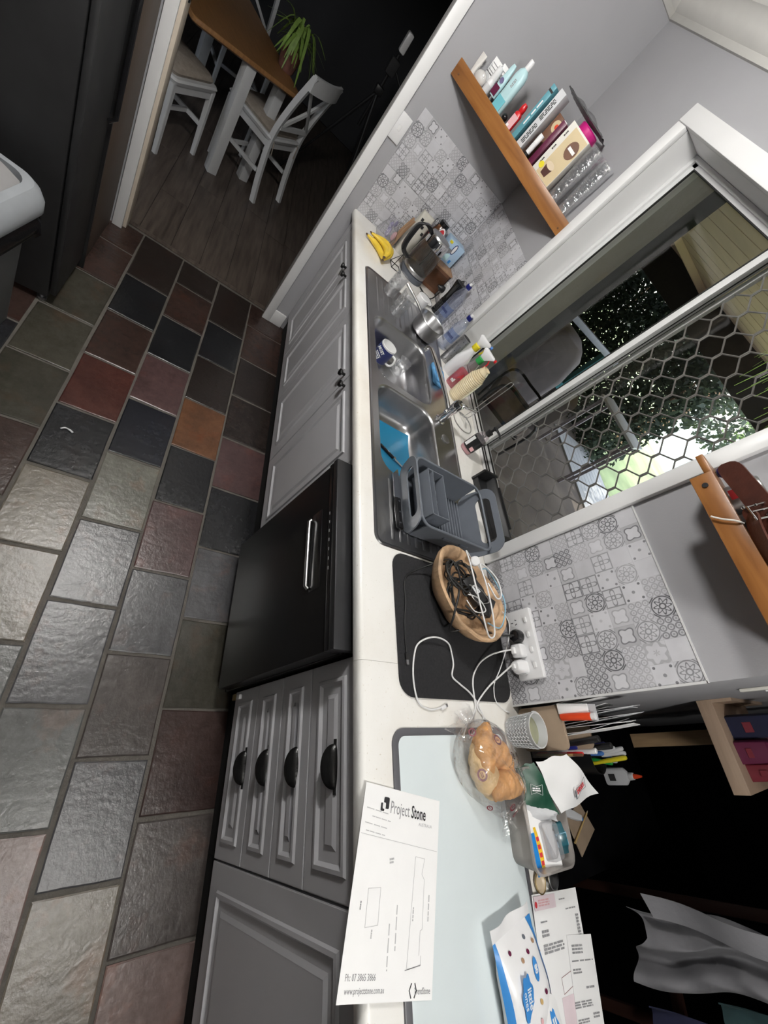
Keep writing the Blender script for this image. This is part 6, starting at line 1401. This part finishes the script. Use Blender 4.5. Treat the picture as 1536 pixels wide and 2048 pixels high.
# floating shelf on the side wall with packets, the room's dimness put into their darker colours
fs = thing('floating_shelf','pale oak floating shelf on the side wall in the dark room','shelf',(.7165,1.42,1.243)); G().box(0,.268,-.22,.25,0,.044).build('shelf_board','laminate_oak',fs,bevel=.001); G().box(0,.010,-.22,.25,.044,.10).build('wall_cleat','laminate_oak',fs)
for (x,y,w,d_,h,m,l) in ((.80,1.30,.05,.05,.16,'navy_cloth','dark navy packet at the wall end of the floating shelf'),(.87,1.29,.045,.08,.10,'plum','plum packet in the middle of the floating shelf'),(.925,1.33,.03,.10,.12,'print_maroon','red packet near the end of the floating shelf'),(.86,1.42,.05,.06,.20,'plum','purple box at the back of the floating shelf')):
    t = thing('shelf_packet',l,'packet',(x,y,1.2876),math.radians(8),'packets on the floating shelf'); G().loft([z3(rr(w*2*.5+.02,d_,.006,2),0), z3(rr(w+.015,d_*.9,.006,2),h*.8), z3(rr(w,d_*.3,.004,2),h)]).build('packet_body',m,t,angle=40); G().box(-w*.3,w*.3,-d_*.52,-d_*.49,h*.25,h*.4).build('packet_label','print_maroon',t)
gj = thing('glass_ball_jar','small clear jar on the floating shelf behind the packets','jar',(.80,1.40,1.2876)); G().lathe([(.03,0),(.036,.01),(.036,.07),(.028,.085)],20).build('jar_glass','clear_glass',gj); G().lathe([(.03,.085),(.03,.10)],18).build('jar_lid','tin',gj)
vp = thing('timber_post','upright brown timber post behind the letter holder','post',(.825,1.90,0)); G().box(-.028,.032,-.03,.03,0,2.365).build('post_shaft','post_wood',vp,bevel=.003); G().box(-.034,.038,-.036,.036,0,.10).build('post_foot','post_wood',vp)
cd_ = thing('cable_duct','cream cable duct on the side wall above the letters','cable duct',(.7165,.90,1.43)); G().box(0,.008,-.012,.012,0,.38).build('duct','paper_cream',cd_,bevel=.002); G().tube(spline([(.008,.02,.05),(.012,.03,.12),(.010,.02,.20)],5),.003,n=6).build('duct_cable','cable_white',cd_)
# clothes on a dark valet stand
vs_ = thing('valet_stand','dark timber clothes stand in the unlit room','clothes stand',(1.40,1.16,0),math.radians(-12))
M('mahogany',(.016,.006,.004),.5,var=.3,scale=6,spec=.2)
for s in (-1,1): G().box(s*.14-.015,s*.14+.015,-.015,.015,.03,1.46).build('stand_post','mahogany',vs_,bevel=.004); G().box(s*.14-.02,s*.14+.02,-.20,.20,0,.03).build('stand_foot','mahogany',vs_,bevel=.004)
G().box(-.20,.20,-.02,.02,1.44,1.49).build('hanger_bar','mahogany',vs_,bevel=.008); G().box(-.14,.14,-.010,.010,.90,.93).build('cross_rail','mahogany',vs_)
gc = thing('grey_garment','crumpled grey shirt hanging on the dark clothes stand','garment',(1.345,1.05,.98))
def drape(u,v):
    z = -.05+.42*v
    wr = .005*math.sin(19*u+7*v)+.004*math.sin(23*v-13*u)
    return (-.085+.155*u*(1-.2*v)+.010*math.sin(9*v)+.5*wr, -.03+.026*math.sin(11*u+3*v)+.02*math.sin(5*v)+wr, z+.014*math.sin(7*u)-.10*(1-v)*abs(u-.35))
G().grid(drape,40,48).build('garment_front','cloth_grey',gc,solid=.001,angle=80)
G().grid(lambda u,v: (-.13+.05*u+.05*v,-.055+.02*math.sin(8*v),-.02+.40*v+.02*u),5,16).build('garment_fold','cloth_grey',gc,solid=.003,angle=80)
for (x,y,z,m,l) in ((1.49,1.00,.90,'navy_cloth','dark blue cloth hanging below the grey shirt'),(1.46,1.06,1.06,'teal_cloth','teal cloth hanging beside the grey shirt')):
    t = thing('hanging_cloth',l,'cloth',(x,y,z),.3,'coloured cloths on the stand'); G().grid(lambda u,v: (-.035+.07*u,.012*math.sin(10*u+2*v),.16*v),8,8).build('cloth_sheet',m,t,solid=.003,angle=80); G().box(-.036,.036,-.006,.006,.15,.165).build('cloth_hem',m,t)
# ================================================================ THE GARDEN SIDE
def leaves(name, mat, parent, n, box, size, seed):
    rnd = random.Random(seed); g = G(); (x0,x1),(y0,y1),(z0,z1) = box; V = []; F = []
    for k in range(n):
        p = Vector((rnd.uniform(x0,x1),rnd.uniform(y0,y1),rnd.uniform(z0,z1))); a = Vector((rnd.gauss(0,1),rnd.gauss(0,1),rnd.gauss(0,1))).normalized(); b = a.orthogonal().normalized(); s = size*rnd.uniform(.6,1.4)
        o = len(V); V += [tuple(p-a*s),tuple(p+b*s*.45),tuple(p+a*s),tuple(p-b*s*.45)]; F.append((o,o+1,o+2,o+3))
    g.v, g.f, g.m = V, F, [0]*len(F); o = g.build(name, mat, parent, smooth=False); o['kind'] = 'stuff'; return o
hg = thing('garden_hedge','dense dark hedge closing the left side of the patio','hedge',(-6.4,6.1,-.15))
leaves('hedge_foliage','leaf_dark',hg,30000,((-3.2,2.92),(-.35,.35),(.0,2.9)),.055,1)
for x in (-2.4,-1.2,0,1.2,2.4): G().tube([(x,0,0),(x+.1,.05,1.4),(x-.1,0,2.6)],[.04,.03,.01],n=6).build('hedge_stem','wood_box',hg)
tr = thing('garden_tree','leafy tree hanging over the lawn beyond the patio','tree',(-5.5,8.8,-.15))
G().tube(spline([(0,0,0),(.1,0,1.2),(0,.1,2.4),(.3,.1,3.4)],5),[.16]*6+[.12]*5+[.08]*5,n=8).build('trunk','wood_box',tr)
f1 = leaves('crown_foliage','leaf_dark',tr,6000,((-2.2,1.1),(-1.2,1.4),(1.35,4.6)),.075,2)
t2 = thing('garden_tree','sunlit tree behind the pale shed','tree',(-6.2,18.5,-.15))
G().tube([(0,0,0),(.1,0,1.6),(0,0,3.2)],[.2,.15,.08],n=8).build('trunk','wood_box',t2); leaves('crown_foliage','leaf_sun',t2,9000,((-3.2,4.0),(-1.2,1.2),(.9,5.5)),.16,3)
sd_ = thing('garden_shed','pale blue corrugated shed across the lawn','shed',(-6.2,13.6,-.15))
for k in range(20):
    G().box(-2.4+.24*k,-2.4+.24*k+.225,-.04,0,0,1.75).build('wall_sheet','fence_pale',sd_)
G().box(-2.5,2.5,-.15,1.8,1.75,1.80).build('shed_roof','alu_white',sd_); G().box(-2.4,2.4,1.6,1.65,0,1.75).build('shed_back','fence_pale',sd_)
dk2 = sempty('patio_deck',(-2.2,5.6,-.119))
for k in range(9): G().box(-1.6,1.6,-.62+.15*k,-.62+.15*k+.142,0,.022).build('deck_board','deck_white',dk2,smooth=False)
# patio furniture
pc = thing('patio_chair','low patio armchair with a brown seat cushion outside','chair',(-2.55,2.75,-.12),math.radians(-35))
G().loft([z3(rr(.62,.60,.08,4),.28), z3(rr(.64,.62,.09,4),.34), z3(rr(.60,.58,.09,4),.42)]).build('seat_cushion','clay_brown',pc,angle=50); G().loft([[(x,.26,z) for x,z in rr(.60,.50,.08,4,0,.66)],[(x,.36,z) for x,z in rr(.60,.50,.08,4,0,.70)]]).build('back_cushion','mauve_cover',pc,angle=50)
for s in (-1,1):
    G().tube(spline([(s*.33,-.28,0),(s*.33,-.28,.5),(s*.33,.0,.56),(s*.33,.32,.5),(s*.33,.34,0)],5),.016,n=8).build('arm_frame','black',pc)
G().box(-.32,.32,-.28,.30,.24,.28).build('seat_frame','black',pc)
bq = thing('covered_barbecue','grey covered barbecue outside the window','barbecue',(-3.55,3.35,-.12),math.radians(-30))
G().loft([z3(rr(1.0,.60,.06,4),.05), z3(rr(1.04,.62,.08,4),.75), z3(rr(.80,.56,.12,4),1.02), z3(rr(.72,.40,.12,4),1.10)]).build('cover_cloth','mauve_cover',bq,angle=50); 
for x in (-.4,.4): G().lathe([(.06,0),(.06,.04)],14).build('wheel','black',bq,loc=(x,-.2,.06),rot=(PI/2,0,0))
tcx = thing('teal_armchair','teal cushioned garden chair beyond the barbecue','chair',(-4.5,4.6,-.12),math.radians(-40))
G().loft([z3(rr(.6,.6,.08,4),.34), z3(rr(.6,.6,.08,4),.46)]).build('seat_cushion','teal_cushion',tcx,angle=50); G().loft([[(x,.24,z) for x,z in rr(.6,.7,.08,4,0,.78)],[(x,.34,z) for x,z in rr(.6,.7,.08,4,0,.82)]]).build('back_cushion','teal_cushion',tcx,angle=50)
for sx in (-.26,.26):
    for sy in (-.26,.26): G().box(sx-.02,sx+.02,sy-.02,sy+.02,0,.34).build('chair_leg','black',tcx)
wt = thing('white_patio_table','white folding table leaning in the patio shade','table',(-2.75,4.4,-.12),math.radians(25)); G().box(-.40,.40,-.28,.28,.98,1.01).build('table_top','deck_white',wt,bevel=.003)
for sx in (-.34,.34):
    for sy in (-.22,.22): G().box(sx-.02,sx+.02,sy-.02,sy+.02,0,.98).build('table_leg','mauve_cover',wt)
